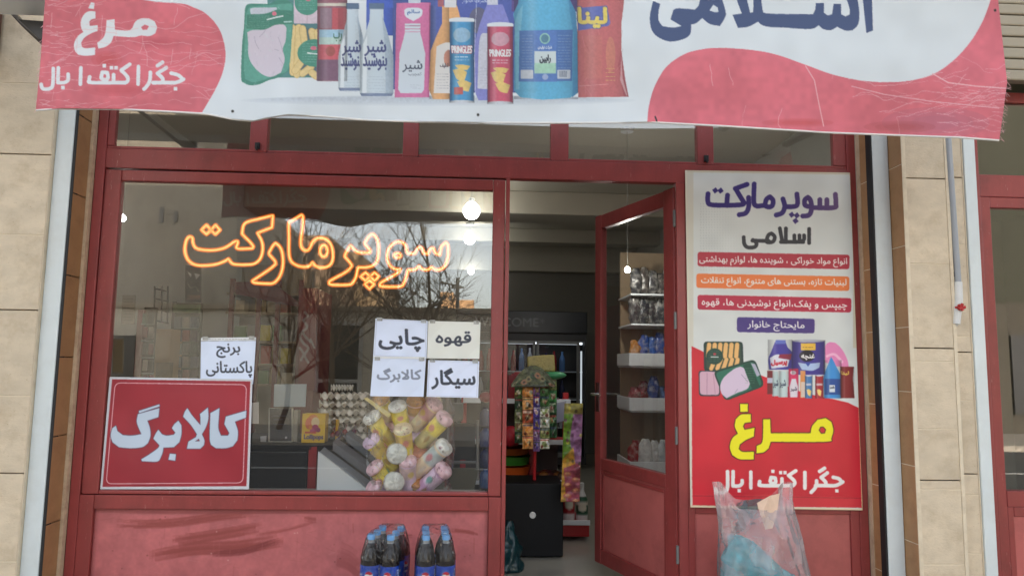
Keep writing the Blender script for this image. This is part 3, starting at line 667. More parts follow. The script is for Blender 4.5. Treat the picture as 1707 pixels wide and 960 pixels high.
    cv.rrect(Zg([(228, 345), (640, 225), (735, 490), (345, 640)]), 9, (28, 62, 52)); cv.rrect(Zg([(250, 360), (625, 248), (712, 480), (355, 618)]), 7, (40, 104, 84))
    cv.poly(Zg([(300, 480), (340, 400), (440, 320), (500, 300), (540, 330), (590, 470), (560, 520), (460, 560), (360, 610), (310, 560)]), (206, 186, 206), True); cv.stroke(Zg([(505, 375), (570, 450)]), .8, (140, 124, 150)); cv.stroke(Zg([(440, 560), (470, 520)]), .8, (140, 124, 150))
    cv.poly(Zg([(520, 285), (590, 260), (690, 500), (610, 520)]), (24, 72, 58)); cv.poly(Zg([(600, 265), (640, 275), (690, 380), (660, 400)]), (170, 168, 186)); scribble(cv, 1242, 612, 1258, 640, 7, (120, 160, 130), 2, .6)
    # detergent, tin, pink bottle
    cv.poly(Zg([(835, 60), (940, 55), (960, 110), (1005, 170), (1000, 330), (780, 330), (770, 230), (800, 150)]), (66, 58, 150), True); cv.rect(*Zg([(840, 40)])[0], *Zg([(942, 78)])[0], (96, 110, 186)); cv.poly(Zg([(785, 215), (860, 180), (990, 190), (960, 300), (800, 320)]), (214, 214, 224), True); cv.poly(Zg([(880, 180), (1000, 175), (990, 235), (870, 215)]), (140, 44, 70)); cv.text('پرسیل', zc([(800, 238), (955, 225), (950, 290), (800, 295)], 5.886, 1150, 560), (196, 40, 60), .8)
    cv.rect(*Zg([(1003, 50)])[0], *Zg([(1325, 380)])[0], (64, 54, 140)); cv.ell(*Zg([(1165, 48)])[0], 27.5, 2.4, (170, 172, 182)); cv.rect(*Zg([(1090, 70)])[0], *Zg([(1235, 140)])[0], (230, 184, 70)); scribble(cv, 1338, 577, 1356, 581, 1, (120, 80, 60), 3, 1.2); cv.ell(*Zg([(1150, 195)])[0], 13, 9.5, (26, 24, 36)); cv.text('غنچه', zc([(1095, 175), (1225, 175), (1225, 235), (1095, 235)], 5.886, 1150, 560), (228, 226, 226), .5)
    cv.poly(Zg([(1060, 260), (1150, 270), (1280, 260), (1270, 310), (1200, 340), (1100, 330)]), (170, 190, 222), True); cv.poly(Zg([(1130, 260), (1190, 260), (1160, 300)]), (60, 80, 160))
    cv.poly(Zg([(1330, 100), (1370, 60), (1430, 70), (1500, 140), (1545, 230), (1560, 300), (1460, 300), (1330, 260)]), (222, 130, 178), True); cv.stroke(Zg([(1340, 200), (1420, 180), (1500, 260)]), 4, (236, 176, 204), True)
    for cx, w, t, b, c in ((845, 36, 345, 590, (178, 196, 196)), (915, 46, 345, 600, (190, 206, 206))):
        cv.poly(Zg([(cx - w * .45, t), (cx + w * .45, t), (cx + w, t + 110), (cx + w, b), (cx - w, b), (cx - w, t + 110)]), c); cv.text('شیر', zc([(cx - w * .7, 430), (cx + w * .6, 430), (cx + w * .6, 510), (cx - w * .7, 510)], 5.886, 1150, 560), (50, 60, 80), .3)
    cv.rect(*Zg([(760, 340)])[0], *Zg([(812, 570)])[0], (112, 40, 46)); cv.rect(*Zg([(760, 410)])[0], *Zg([(812, 460)])[0], (180, 180, 196))
    cv.rect(*Zg([(970, 320)])[0], *Zg([(1065, 605)])[0], (206, 52, 96)); cv.poly(Zg([(1000, 420), (1040, 420), (1062, 500), (1055, 600), (985, 600), (978, 500)]), (214, 206, 214)); cv.ell(*Zg([(1015, 360)])[0], 5, 3.5, (220, 200, 210)); cv.text('شیر', zc([(990, 500), (1050, 500), (1050, 545), (990, 545)], 5.886, 1150, 560), (70, 60, 80), .2)
    cv.rect(*Zg([(1085, 340)])[0], *Zg([(1135, 605)])[0], (214, 140, 80)); cv.rect(*Zg([(1090, 450)])[0], *Zg([(1130, 600)])[0], (210, 190, 176))
    for x0, x1, c in ((1132, 1200, (70, 120, 176)), (1232, 1310, (166, 40, 52))):
        cv.rect(*Zg([(x0, 390)])[0], *Zg([(x1, 610)])[0], c); cv.ell(*Zg([((x0 + x1) / 2, 388)])[0], 6, 1.5, (200, 200, 210)); chip(cv, *Zg([(x0 + 14, 520)])[0], 8, 12); cv.rect(*Zg([(x0 + 8, 465)])[0], *Zg([(x1 - 8, 485)])[0], (220, 214, 216), .8)
    cv.poly(Zg([(1385, 205), (1400, 225), (1475, 370), (1490, 420), (1485, 610), (1320, 610), (1310, 420), (1320, 370)]), (58, 140, 206)); cv.rect(*Zg([(1325, 420)])[0], *Zg([(1480, 575)])[0], (36, 78, 150)); cv.rect(*Zg([(1370, 480)])[0], *Zg([(1425, 550)])[0], (206, 214, 220)); cv.text('رابین', zc([(1378, 490), (1418, 490), (1418, 515), (1378, 515)], 5.886, 1150, 560), (30, 34, 50), .2)
    cv.poly(Zg([(1475, 300), (1610, 300), (1600, 420), (1618, 608), (1480, 610)]), (128, 36, 40)); cv.text('لینا', zc([(1488, 345), (1560, 345), (1560, 385), (1488, 385)], 5.886, 1150, 560), (206, 170, 70), .4)
    # chicken
    Zp = lambda p: zc(p, 3.0, 1130, 540)
    Y = (232, 222, 34); K = (60, 26, 16)
    gh = Zp([(365, 450), (366, 490), (335, 494), (326, 510), (334, 528), (384, 518), (380, 562), (340, 580), (310, 602), (305, 624), (325, 638), (381, 637), (380, 676), (310, 675), (272, 655), (260, 615), (272, 572), (300, 547), (285, 512), (290, 475), (318, 452)])
    rm = smooth_path(Zp([(427, 476), (462, 475), (465, 545), (664, 545), (672, 510), (700, 477), (740, 470), (768, 488), (778, 530), (768, 572), (740, 588), (465, 588), (455, 620), (430, 640), (393, 646), (395, 608), (415, 600), (425, 575)]), True, 1.5, 30)
    ml = cv.mask(Zp([(312, 399), (350, 399), (350, 439), (312, 439)])) | cv.mask(smooth_path(gh, True, 1.2, 40)) | cv.mask(rm, smooth_path(Zp([(705, 530), (712, 514), (728, 512), (742, 528), (735, 546), (716, 548)]), True, 1))
    cv.put(cv.dilate(ml, 1.6), K); cv.put(ml, Y)
    for a_ in ((1280, 1321, 566, 617, .3, .25), (1320, 1376, 567, 624, .35, .25), (1288, 1300, 618, 662, .3, .2), (1300, 1315, 618, 662, .3, .2), (1315, 1332, 614, 663, .15, .1), (1342, 1355, 625, 664, .4, .3), (1359, 1373, 625, 664, .4, .3), (1373, 1403, 600, 664, .35, .25), (1401, 1424, 611, 664, .3, .2)): cv.cyl(*a_)
    Zl = lambda p: zc(p, 4.742, 1140, 760)
    for p in [[(1175, 165), (1225, 178), (1252, 208)], [(1262, 200), (1205, 230), (1130, 232), (1035, 232)], [(1140, 128), (1085, 168), (1122, 205), (1116, 232)], [(1118, 92), (1068, 124)], [(1050, 188), (1045, 240), (1003, 290)], [(957, 122), (957, 258)], [(890, 112), (828, 152), (876, 200), (866, 230), (830, 232)], [(866, 232), (620, 232), (598, 215), (602, 192)], [(776, 172), (776, 232)], [(682, 205), (690, 168), (722, 172), (726, 205), (704, 215), (682, 205)], [(530, 120), (530, 256)], [(461, 185), (460, 215), (435, 235), (388, 235), (390, 115)], [(346, 115), (345, 250), (320, 282), (262, 285), (250, 250)]]: cv.stroke(Zl(p), 6.2, Wt, True)
    for d in ((1210, 274), (766, 130), (800, 130), (704, 120), (438, 272)): x, y = Zl([d])[0]; cv.rect(x - 2.8, y - 2.8, x + 2.8, y + 2.8, Wt)
    cv.stroke([(1155, 826), (1440, 830)], 1.2, (140, 20, 34), a=.7)
    # cream border
    for p in ([(1142, 284), (1417, 288)],): cv.stroke(p, 7, (196, 188, 166))
    cv.stroke([(1142, 280), (1146, 560), (1151, 850)], 7.5, (206, 200, 184)); cv.stroke([(1148, 844), (1442, 850)], 5, (214, 196, 164)); cv.stroke([(1418, 284), (1429, 560), (1438.5, 855)], 3.0, (206, 184, 140))
    cv.im *= 1.04
    return cv

def sign_art():
    cv = Canvas(160, 622, 428, 822, (200, 202, 208), 4)
    ZS = lambda p: zc(p, 6, 170, 640)
    red = cv.poly([(187, 632), (417.5, 635.5), (411, 810), (171, 811)], (154, 46, 57)); cv.noise(.06, 40, 6, red)
    q = [(192, 638), (411, 641), (405, 804.5), (177, 806)]
    out = []
    for i in range(4):
        p, pa, pb = (np.array(q[k], float) for k in (i, i - 1, (i + 1) % 4)); da, db = (pa - p) / np.linalg.norm(pa - p), (pb - p) / np.linalg.norm(pb - p)
        for k in range(7): t = k / 6; out.append(tuple((1 - t) ** 2 * (p + da * 10) + 2 * t * (1 - t) * p + t * t * (p + db * 10)))
    cv.stroke(out + out[:1], 1.3, (226, 182, 190))
    L = [[(575, 240), (565, 330), (455, 365), (480, 440), (485, 520), (460, 590), (400, 630), (280, 640), (170, 630), (105, 580), (88, 510), (105, 440), (140, 415), (155, 470), (210, 510), (300, 515), (395, 500), (350, 385), (360, 300)], [(370, 268), (575, 202), (578, 222), (372, 290)],
         [(765, 365), (795, 410), (795, 500), (775, 580), (720, 630), (615, 635), (605, 690), (575, 760), (540, 775), (400, 770), (395, 750), (470, 705), (560, 640), (575, 610), (515, 545), (535, 500), (565, 455), (600, 500), (650, 515), (720, 505), (735, 485), (700, 440), (725, 400)], [(680, 695), (740, 700), (732, 765), (665, 755)],
         [(1085, 290), (1175, 240), (1170, 330), (1165, 440), (1190, 515), (1260, 515), (1275, 490), (1225, 400), (1240, 325), (1445, 265), (1440, 335), (1330, 375), (1360, 470), (1355, 560), (1310, 620), (1240, 640), (1140, 640), (1090, 605), (1078, 530)]]
    m = np.zeros((cv.H, cv.W), bool)
    for p in L: m |= cv.mask(smooth_path(ZS(p), True, 1.5, 32))
    m |= cv.mask(smooth_path(ZS([(855, 240), (900, 310), (985, 410), (985, 330), (980, 300), (1060, 235), (1065, 340), (1040, 430), (1000, 500), (1025, 560), (1020, 610), (985, 645), (850, 645), (865, 575), (940, 530), (950, 500), (890, 410), (812, 325), (830, 275)]), True, 1.5, 32), ZS([(930, 573), (970, 545), (980, 570)]))
    cv.put(cv.dilate(m, .9), (86, 74, 100)); cv.put(m, (190, 204, 220))
    return cv

def paper_art(q, lines, bg=(232, 236, 244), ink=(66, 70, 82), bold=.5, frame=True, header=False, seed=1):
    q = np.asarray(q, float); x0, y0 = q.min(0) - 2; x1, y1 = q.max(0) + 2
    cv = Canvas(x0, y0, x1, y1, bg, 4); cv.noise(.02, 20, seed)
    if frame:
        c = q.mean(0); p = [tuple(c + (v - c) * .95) for v in q]; cv.stroke(p + p[:1], .5, (150, 154, 172), a=.8)
    if header:
        cv.poly([q[0], q[1], q[1] + (0, 5), q[0] + (0, 5)], (226, 228, 230)); cv.stroke([q[0] + (0, 5.5), q[1] + (0, 5.5)], .9, (150, 150, 150)); scribble(cv, q[0][0] + 12, q[0][1] + 1, q[1][0] - 12, q[0][1] + 4, 1, (140, 140, 140), seed, .9)
    for t, box_ in lines: cv.text(t, box_, ink, bold)
    return cv

def panel_art():
    """kick panel: faded red paint with darker brush marks"""
    cv = Canvas(140, 840, 860, 1090, (181, 101, 102), 2)
    cv.noise(.05, 60, 21); cv.noise(.05, 14, 22); cv.noise(.03, 4, 23)
    r = random.Random(5)
    def brush(pts, wd, c=(140, 66, 62), n=26, a=.21):
        for _ in range(n):
            o = r.uniform(-.5, .5) * wd; s, e = r.uniform(0, .25), r.uniform(.72, 1.0); P = smooth_path(pts, False, 6); k = len(P)
            Q = [(x, y + o + r.uniform(-.6, .6)) for x, y in P[int(k * s):max(int(k * s) + 2, int(k * e))]]
            cv.stroke(Q, r.uniform(1.2, wd * .28), c, a=a)
    Zb = lambda p: zc(p, 3.556, 140, 820)
    brush(Zb([(190, 195), (500, 190), (800, 150), (1040, 130)]), 13, n=36); brush(Zb([(520, 290), (800, 250), (1060, 205)]), 16, n=40); brush(Zb([(390, 370), (650, 330), (900, 320), (1190, 280)]), 20, n=44); brush(Zb([(760, 355), (950, 340), (1160, 275)]), 10, (122, 54, 54), 30); brush(Zb([(1010, 250), (1200, 220), (1380, 165)]), 6, n=12); brush(Zb([(1290, 165), (1380, 175)]), 9, n=16)
    brush(Zb([(80, 130), (700, 128), (1600, 122)]), 5, (140, 72, 72), 20, .15)
    Zc = lambda p: zc(p, 5.69, 560, 820)
    brush(Zc([(1090, 355), (1230, 365), (1380, 400)]), 7, n=24); brush(Zc([(1310, 420), (1315, 600)]), 2, n=6); brush(Zc([(660, 410), (760, 410)]), 5, n=10); brush(Zc([(0, 560), (120, 600), (240, 700)]), 40, (150, 76, 76), 20, .2); brush(Zc([(140, 300), (150, 420)]), 4, n=6, a=.15)
    for _ in range(120): x, y = r.uniform(150, 830), r.uniform(851, 960); a_ = r.uniform(-.5, .5); L_ = r.uniform(3, 26); cv.stroke([(x, y), (x + L_ * cos(a_), y + L_ * sin(a_))], r.uniform(.3, .7), r.choice([(206, 140, 136), (130, 66, 62), (196, 128, 128)]), a=.35)
    for _ in range(26): x, y = r.uniform(150, 830), r.uniform(851, 960); cv.ell(x, y, r.uniform(.6, 1.8), r.uniform(.5, 1.4), r.choice([(112, 60, 54), (214, 170, 164), (90, 50, 46)]), .6)
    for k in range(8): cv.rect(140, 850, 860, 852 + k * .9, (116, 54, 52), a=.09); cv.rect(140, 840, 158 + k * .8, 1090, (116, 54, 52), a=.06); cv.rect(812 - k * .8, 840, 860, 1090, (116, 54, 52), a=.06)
    for _ in range(60): x, y = r.uniform(150, 840), r.uniform(852, 960); cv.stroke([(x, y), (x + r.uniform(-1, 1), y + r.uniform(6, 40))], r.uniform(.5, 1.6), r.choice([(150, 78, 78), (182, 108, 108)]), a=.25)
    return cv
# ------------------------------------------------------------------ shared materials
RED = mat('red_paint', (142, 58, 56), 0.42, var=0.14, vscale=5, stretch=(3, 3, .6), dirt=(100, 48, 44), dirt_amt=0.45, dscale=6, bump=0.05, bscale=30, chips=(176, 124, 118), cscale=30)
REDP = mat('faded_red_paint', (176, 92, 88), 0.5, var=0.12, vscale=4, dirt=(122, 58, 54), dirt_amt=0.5, dscale=5, bump=0.04)
STONE = mat('travertine', (203, 187, 163), 0.6, var=0.14, vscale=6, stretch=(1, 1, 2.0), island=0.05, dirt=(156, 134, 102), dirt_amt=0.42, dscale=10, bump=0.16, bscale=90, chips=(150, 126, 96), cscale=46)
SHADE_BSTONE = mat('shaded_brown_travertine', (160, 122, 84), 0.55, var=0.14, vscale=6, stretch=(1, 1, 1.6), island=0.06, dirt=(120, 84, 54), dirt_amt=0.35, dscale=10, bump=0.08, bscale=60)  # browner stone, with the shade of the side faces put into its colour
CREAM = mat('cream_grout', (214, 200, 176), 0.7, var=0.08, vscale=20, dirt=(150, 124, 96), dirt_amt=0.3, dscale=12)
WHITEM = mat('white_enamel', (206, 214, 216), 0.35, var=0.03, vscale=3, dirt=(170, 168, 158), dirt_amt=0.25, dscale=4)
DARKGAP = mat('shade_black', (26, 26, 28), 0.7)
MORTAR = mat('dark_mortar', (150, 130, 106), 0.9, var=0.1)
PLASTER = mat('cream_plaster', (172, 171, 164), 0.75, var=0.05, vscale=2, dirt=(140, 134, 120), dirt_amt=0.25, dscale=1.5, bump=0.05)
CEILM = mat('white_ceiling', (186, 182, 168), 0.8, var=0.03)
FLOORM = mat('pale_floor_tile', (168, 164, 152), 0.18, var=0.06, vscale=3)
ASPH = mat('asphalt', (84, 83, 81), 0.85, var=0.15, vscale=10, bump=0.3, bscale=120)
PAVE = mat('paving', (176, 168, 156), 0.8, var=0.12, vscale=3, bump=0.1)
BLACK = mat('black_laminate', (18, 18, 20), 0.55, var=0.1, vscale=4, spec=0.25)
BLACKM = mat('black_metal', (26, 26, 28), 0.4)
GREYM = mat('grey_metal', (120, 122, 122), 0.35, metal=0.3)
WHITEP = mat('white_plastic', (226, 230, 232), 0.4, var=0.02)
REDM = mat('bright_red_metal', (172, 32, 36), 0.4)
DKRED = mat('dark_red_panel', (110, 24, 30), 0.45)
CHROME = mat('chrome', (190, 190, 192), 0.2, metal=1.0)
PRINT = print_mat('printed_vinyl', 0.5, bump=0.06, bscale=9)
PAPER = print_mat('printed_paper', 0.7, bump=0.05, bscale=14)
GLOSSP = print_mat('printed_gloss', 0.3)
CRINKLE = print_mat('crinkled_foil', 0.28, bump=0.7, bscale=40, spec=0.6)
GLASS = glass_mat('window_glass', 2.3, (0.985, 0.99, 0.985), dirt=0.006, cap=0.12)
DGLASS = glass_mat('door_glass', 0.8, (0.975, 0.98, 0.97), dirt=0.03)  # heavier dirt film imitates the grey reflected haze on the door
FGLASS = glass_mat('fridge_glass', 1.0, (0.9, 0.92, 0.95))

def struct(name, m, x0, x1, y0, y1, z0, z1):
    o = box(name, m, None, x0, x1, y0, y1, z0, z1, bevel=0); o['kind'] = 'structure'; return o

# ------------------------------------------------------------------ ground, street
struct('ground', PAVE, -150, 150, -200, 200, -1.0, -0.42)
struct('pavement', PAVE, -60, 60, -4.6, 0.4, -0.41, -0.2)
struct('road', ASPH, -90, 90, -11.0, -4.6, -0.40, -0.34)
struct('far_pavement', PAVE, -60, 60, -14.4, -11.0, -0.41, -0.22)
mk = MB()
for i in range(-12, 12): mk.box(i * 4.0, i * 4.0 + 2.0, -7.9, -7.78, -0.339, -0.335)
for o in mk.build_each('road_marking', mat('road_paint', (200, 200, 196), 0.7, var=0.1)): o['kind'] = 'structure'

# ------------------------------------------------------------------ inside of the shop: the room itself
struct('floor', FLOORM, -2.4, 2.4, 0.06, 7.2, -0.15, 0.0)
struct('ceiling', CEILM, -2.4, 2.4, 0.06, 7.2, 3.1, 3.2)
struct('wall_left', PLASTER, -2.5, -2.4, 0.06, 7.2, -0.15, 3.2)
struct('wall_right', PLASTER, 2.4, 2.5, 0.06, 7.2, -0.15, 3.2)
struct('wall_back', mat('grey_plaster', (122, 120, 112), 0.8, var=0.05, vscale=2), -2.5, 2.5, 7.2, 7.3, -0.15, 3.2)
bm = MB(); bm.box(-2.4, 2.4, 3.55, 4.05, 2.86, 3.1); bm.box(-2.4, 2.4, 5.6, 5.85, 2.92, 3.1); bm.box(-2.4, 2.4, 7.0, 7.2, 2.72, 3.1)
for o in bm.build_each('ceiling_beam', CEILM, bevel=0.01): o['kind'] = 'structure'

# ------------------------------------------------------------------ the building of the shop
B = thing('shop_building', 'beige stone faced building with the red shopfront at street level', 'building', (0, 0, 0))
UP = mat('upper_stone', (182, 160, 128), 0.7, var=0.1, vscale=3)
mb = MB(); mb.box(-9, 9, 0.02, 9.0, 3.22, 12.2); mb.box(-9, 9, 8.9, 9.0, -0.3, 3.22); mb.box(-9, -8.9, 0.02, 8.9, -0.3, 3.22); mb.box(8.9, 9, 0.02, 8.9, -0.3, 3.22); mb.box(-8.9, -2.55, 0.02, 0.2, -0.3, 3.22); mb.box(6.0, 8.9, 0.02, 0.2, -0.3, 3.22)
mb.build('wall', UP, B)
box('parapet', CREAM, B, -9.1, 9.1, -0.1, 9.1, 12.202, 12.5)

def tiles(name, m, x0, x1, yf, zs, gap=0.004, big=(), parent=B, thick=0.03, side=None):
    """stone courses between the joints zs; joints listed in big are open and dark, the others grouted"""
    t = MB(); g = MB(); zs = sorted(zs)
    for a, b in zip(zs[:-1], zs[1:]):
        lo = a + (0.0028 if a in big else gap / 2); hi = b - (0.0028 if b in big else gap / 2)
        if side is None: t.box(x0, x1, yf, yf + thick, lo, hi)
        else: t.box(side, side + thick if side > 0 else side, x0, x1, lo, hi) if side > 0 else t.box(side - thick, side, x0, x1, lo, hi)
    for a in zs[1:-1]:
        h = 0.0025 if a not in big else 0
        if h:
            if side is None: g.box(x0 + .001, x1 - .001, yf + .002, yf + thick - .002, a - h, a + h)
            elif side > 0: g.box(side + .002, side + thick - .002, x0 + .001, x1 - .001, a - h, a + h)
            else: g.box(side - thick + .002, side - .002, x0 + .001, x1 - .001, a - h, a + h)
    p = t.build(name, m, parent, bevel=0.0015, seg=1)
    if g.v: g.build_each('grout_line', CREAM, p)
    return p

# left pillar
L0, L1 = -3.6, -2.117
tiles('stone_facing', STONE, L0, L1 - .004, -0.18, [-0.2, .0, .361, .763, 1.122, 1.532, 1.898, 2.30, 2.66, 3.2], big=(.763, 1.532, 2.30))
box('pillar_core', MORTAR, B, L0, -2.02, -0.15, 0.12, -0.2, 3.2, 0)
# right pillar: a proud strip and a set-back strip
tiles('stone_facing', STONE, 2.166, 2.372, -0.262, [-0.2, .02, .378, .731, .774, 1.02, 1.351, 1.416, 1.839, 2.279, 2.62, 3.2], big=(.774, 1.416, 2.279))
tiles('stone_facing', STONE, 2.39, 2.49, -0.222, [-0.2, .1, .42, .70, .80, 1.16, 1.40, 1.48, 1.95, 2.30, 2.7, 3.2], big=(.80, 1.40, 2.30))
tiles('stone_return', SHADE_BSTONE, -0.262, -0.14, 0, [-0.2, .15, .47, .84, 1.20, 1.52, 1.93, 2.35, 2.8, 3.2], side=2.143, thick=0.02)
box('pillar_core', MORTAR, B, 2.166, 2.49, -0.19, 0.12, -0.2, 3.2, 0)
cm = MB(); cm.box(2.145, 2.165, -0.266, -0.2625, -0.2, 3.2); cm.box(2.3725, 2.3895, -0.264, -0.195, -0.2, 3.2); cm.box(2.4905, 2.496, -0.224, -0.19, -0.2, 3.2); cm.box(L1 - .0035, L1 - .0005, -0.178, -0.15, -0.2, 3.2)
cm.build_each('corner_strip', CREAM, B)
# brown reveals beside the red frame, their shade put into the stone colour
tiles('stone_reveal', SHADE_BSTONE, -0.148, -0.012, 0, [-0.2, .1, .52, .93, 1.31, 1.71, 2.12, 2.52, 3.2], side=-2.018, thick=0.02)
tiles('stone_reveal', SHADE_BSTONE, -0.148, -0.012, 0, [-0.2, .3, .72, 1.13, 1.50, 1.83, 2.3, 2.7, 3.2], side=2.053, thick=0.02)
cm = MB(); cm.box(-2.0175, -2.0015, -0.03, 0.0, -0.2, 3.2); cm.box(2.0495, 2.0625, -0.035, 0.0, -0.2, 3.2)
cm.build_each('plaster_edge', mat('rough_plaster', (196, 172, 144), 0.85, var=0.15, vscale=25, dirt=(140, 104, 84), dirt_amt=0.5, dscale=15, bump=0.3), B)
# white roller shutter guides, each with a dark strip standing for the slot's shade
for x0, x1, s in ((-2.117, -2.032, -1), (2.056, 2.141, 1), (2.498, 2.560, 1)):
    t = thing('shutter_guide', {-2.117: 'white painted shutter guide left of the red window, beside the beige stone', 2.056: 'greyish white shutter guide between the tall poster and the stone pillar', 2.498: 'white shutter guide on the far right, beside the next shop'}[x0], 'shutter guide', ((x0 + x1) / 2, -0.15, -0.2), 'white shutter guides')
    yf = -0.156 if x0 < 2.4 else -0.232
    MB().box(x0, x1, yf, yf + 0.06, -0.2, 2.98).build('rail', WHITEM, t, bevel=0.004)
    if x0 < 2.4:
        a, b = (x1 + .0005, x1 + .0135) if s < 0 else (x0 - .0095, x0 - .0005)
        MB().box(a, b, yf + .004, yf + .05, -0.2, 2.98).build('slot_shade', DARKGAP, t)  # dark strip in place of the shaded groove

# stone plinth below the window and the side panel, door step
STEP = mat('grey_step_stone', (150, 144, 134), 0.6, var=0.1, vscale=5)
tag(box('stone_plinth', STEP, None, -2.0, 0.12, -0.62, -0.003, -0.2, 0.215, 0.008), 'grey stone ledge along the foot of the red window panel', 'ledge')
tag(box('stone_plinth', STEP, None, 1.1, 2.04, -0.62, -0.003, -0.2, 0.215, 0.008), 'grey stone ledge along the foot of the panel under the poster', 'ledge')
tag(box('door_step', STEP, None, 0.125, 1.095, -0.60, 0.055, -0.2, -0.004, 0.008), 'grey stone step in the open doorway', 'step')

# ------------------------------------------------------------------ red metal shopfront
F = thing('shopfront', 'dark red metal shopfront with a big window, an open door and small upper windows', 'shopfront', (0, 0, 0.0))
ZT = 2.78
fr = MB()
V = lambda x0, x1, z0, z1, y=0.0, d=0.06: fr.box(x0, x1, y, y + d, z0, z1)
V(-2.0, -1.952, 0.0, ZT); V(0.137, 0.158, 0.0, 2.292); V(1.052, 1.1, 0.0, 2.292); V(2.0, 2.048, 0.0, ZT)          # main posts
V(-1.951, 1.999, 2.292, 2.395, 0.002, 0.056)                                                              # header
V(-1.951, 1.999, ZT - .05, ZT, 0.002, 0.056)
for x0, x1 in ((-1.22, -1.13), (-0.417, -0.335), (0.373, 0.47), (1.173, 1.262)): V(x0, x1, 2.396, ZT - .051, 0.002, 0.056)
for a, b in ((-1.951, -1.221), (-1.129, -0.418), (-0.334, 0.372), (0.471, 1.172), (1.263, 1.999)):         # beads round the upper panes
    V(a, b, 2.3965, 2.411, 0.008, 0.03); V(a, b, ZT - .066, ZT - .0515, 0.008, 0.03)
V(-1.951, -1.917, 2.4115, ZT - .067, 0.006, 0.034); V(1.929, 1.999, 2.4115, ZT - .067, 0.006, 0.034)
V(-1.951, -1.882, 0.0, 0.6335, 0.0015, 0.05); V(0.073, 0.136, 0.0, 0.6335, 0.0015, 0.05); V(-1.881, 0.072, 0.566, 0.6335, 0.003, 0.05)   # lower frame
V(-1.881, 0.072, 0.0, 0.06, 0.003, 0.05)
V(-1.951, -1.945, 0.640, 2.286, 0.012, 0.04)                                                          # shadow line beside the sash
V(1.1005, 1.135, 0.0, 2.291, 0.001, 0.05); V(1.952, 1.9995, 0.0, 2.291, 0.001, 0.05); V(1.1355, 1.9515, 0.558, 0.60, 0.003, 0.05); V(1.1355, 1.9515, 0.0, 0.06, 0.003, 0.05)
fr.build('frame', RED, F, bevel=0.004)
sash = MB(); S_ = lambda x0, x1, z0, z1: sash.box(x0, x1, 0.004, 0.05, z0, z1)
S_(-1.944, -1.866, 0.6375, 2.283); S_(0.069, 0.133, 0.6375, 2.283); S_(-1.865, 0.068, 2.2245, 2.283); S_(-1.865, 0.068, 0.6375, 0.657)
so_ = sash.build('window_sash', RED, F, bevel=0.005)
box('window_pane', GLASS, so_, -1.865, 0.068, 0.022, 0.026, 0.6575, 2.224, 0)
for a, b in ((-1.9165, -1.2205), (-1.1295, -0.4175), (-0.3345, 0.3725), (0.4705, 1.1725), (1.2625, 1.9285)):
    box('upper_pane', GLASS, F, a, b, 0.020, 0.024, 2.412, ZT - .0665, 0)
for x in (-1.175, 1.218):                                                                             # little black latches on the upper windows
    lt = MB(); lt.box(x - .012, x + .012, -0.012, 0.0015, 2.41, 2.445); lt.box(x - .004, x + .004, -0.02, -0.0125, 2.40, 2.43); lt.build('latch', BLACKM, F, bevel=0.002)
# kick panel with brushed paint
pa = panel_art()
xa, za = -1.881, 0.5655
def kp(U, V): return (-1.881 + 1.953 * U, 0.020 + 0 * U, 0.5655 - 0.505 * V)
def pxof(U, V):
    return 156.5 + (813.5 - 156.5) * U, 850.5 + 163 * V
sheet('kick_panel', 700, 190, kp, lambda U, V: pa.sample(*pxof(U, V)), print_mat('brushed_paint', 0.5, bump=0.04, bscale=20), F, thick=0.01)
box('side_panel', REDP, F, 1.1355, 1.9515, 0.013, 0.03, 0.0605, 0.5575, 0)
box('backing_panel', REDP, F, 1.1355, 1.9515, 0.012, 0.03, 0.6005, 2.291, 0)

# door leaf, swung inwards round its right edge
TH = radians(70.5); HX, HY = 1.046, 0.03; LW = 0.875
dm = Matrix.Translation((HX, HY, 0)) @ Matrix.Rotation(-TH, 4, 'Z')
def leaf(x0, x1, y0, y1, z0, z1): return dict(x0=-x1, x1=-x0, y0=y0, y1=y1, z0=z0, z1=z1)      # distance from the hinge along the leaf
dl = MB()
def D_(x0, x1, z0, z1, y0=0.0, y1=0.045, b=None): (b or dl).box(-x1, -x0, y0, y1, z0, z1, dm)
D_(0.0, 0.10, 0.10, 2.275); D_(LW - .075, LW, 0.10, 2.275); D_(0.1005, LW - .0755, 2.185, 2.272, 0.001, 0.044); D_(0.1005, LW - .0755, 0.665, 0.735, 0.001, 0.044); D_(0.1005, LW - .0755, 0.103, 0.19, 0.001, 0.044)
door = dl.build('door', RED, F, bevel=0.004)
pp = MB(); D_(0.1005, LW - .0755, 0.1905, 0.6645, 0.014, 0.03, pp); pp.build('door_panel', REDP, door)
pb = MB(); D_(0.105, 0.125, 0.20, 0.655, 0.006, 0.0135, pb); D_(LW - .10, LW - .08, 0.20, 0.655, 0.006, 0.0135, pb); D_(0.126, LW - .101, 0.635, 0.655, 0.006, 0.0135, pb); pb.build_each('panel_bead', RED, door, bevel=0.003)
pg = MB(); D_(0.1005, LW - .0755, 0.7355, 2.1845, 0.02, 0.024, pg); pg.build('door_pane', DGLASS, door)
hd = MB(); D_(LW - .062, LW - .022, 1.02, 1.20, -0.006, -0.0005, hd); hd.tube([dm @ Vector((-(LW - .042), -0.006, 1.13)), dm @ Vector((-(LW - .042), -0.045, 1.13)), dm @ Vector((-(LW - .15), -0.05, 1.128))], 0.008); hd.build('handle', CHROME, door, smooth='auto')
hg = MB()
for z in (0.35, 0.95, 1.55, 2.1): hg.tube([(1.05, 0.022, z - .045), (1.05, 0.022, z + .045)], 0.011)
hg.build_each('hinge', GREYM, F, smooth='auto')

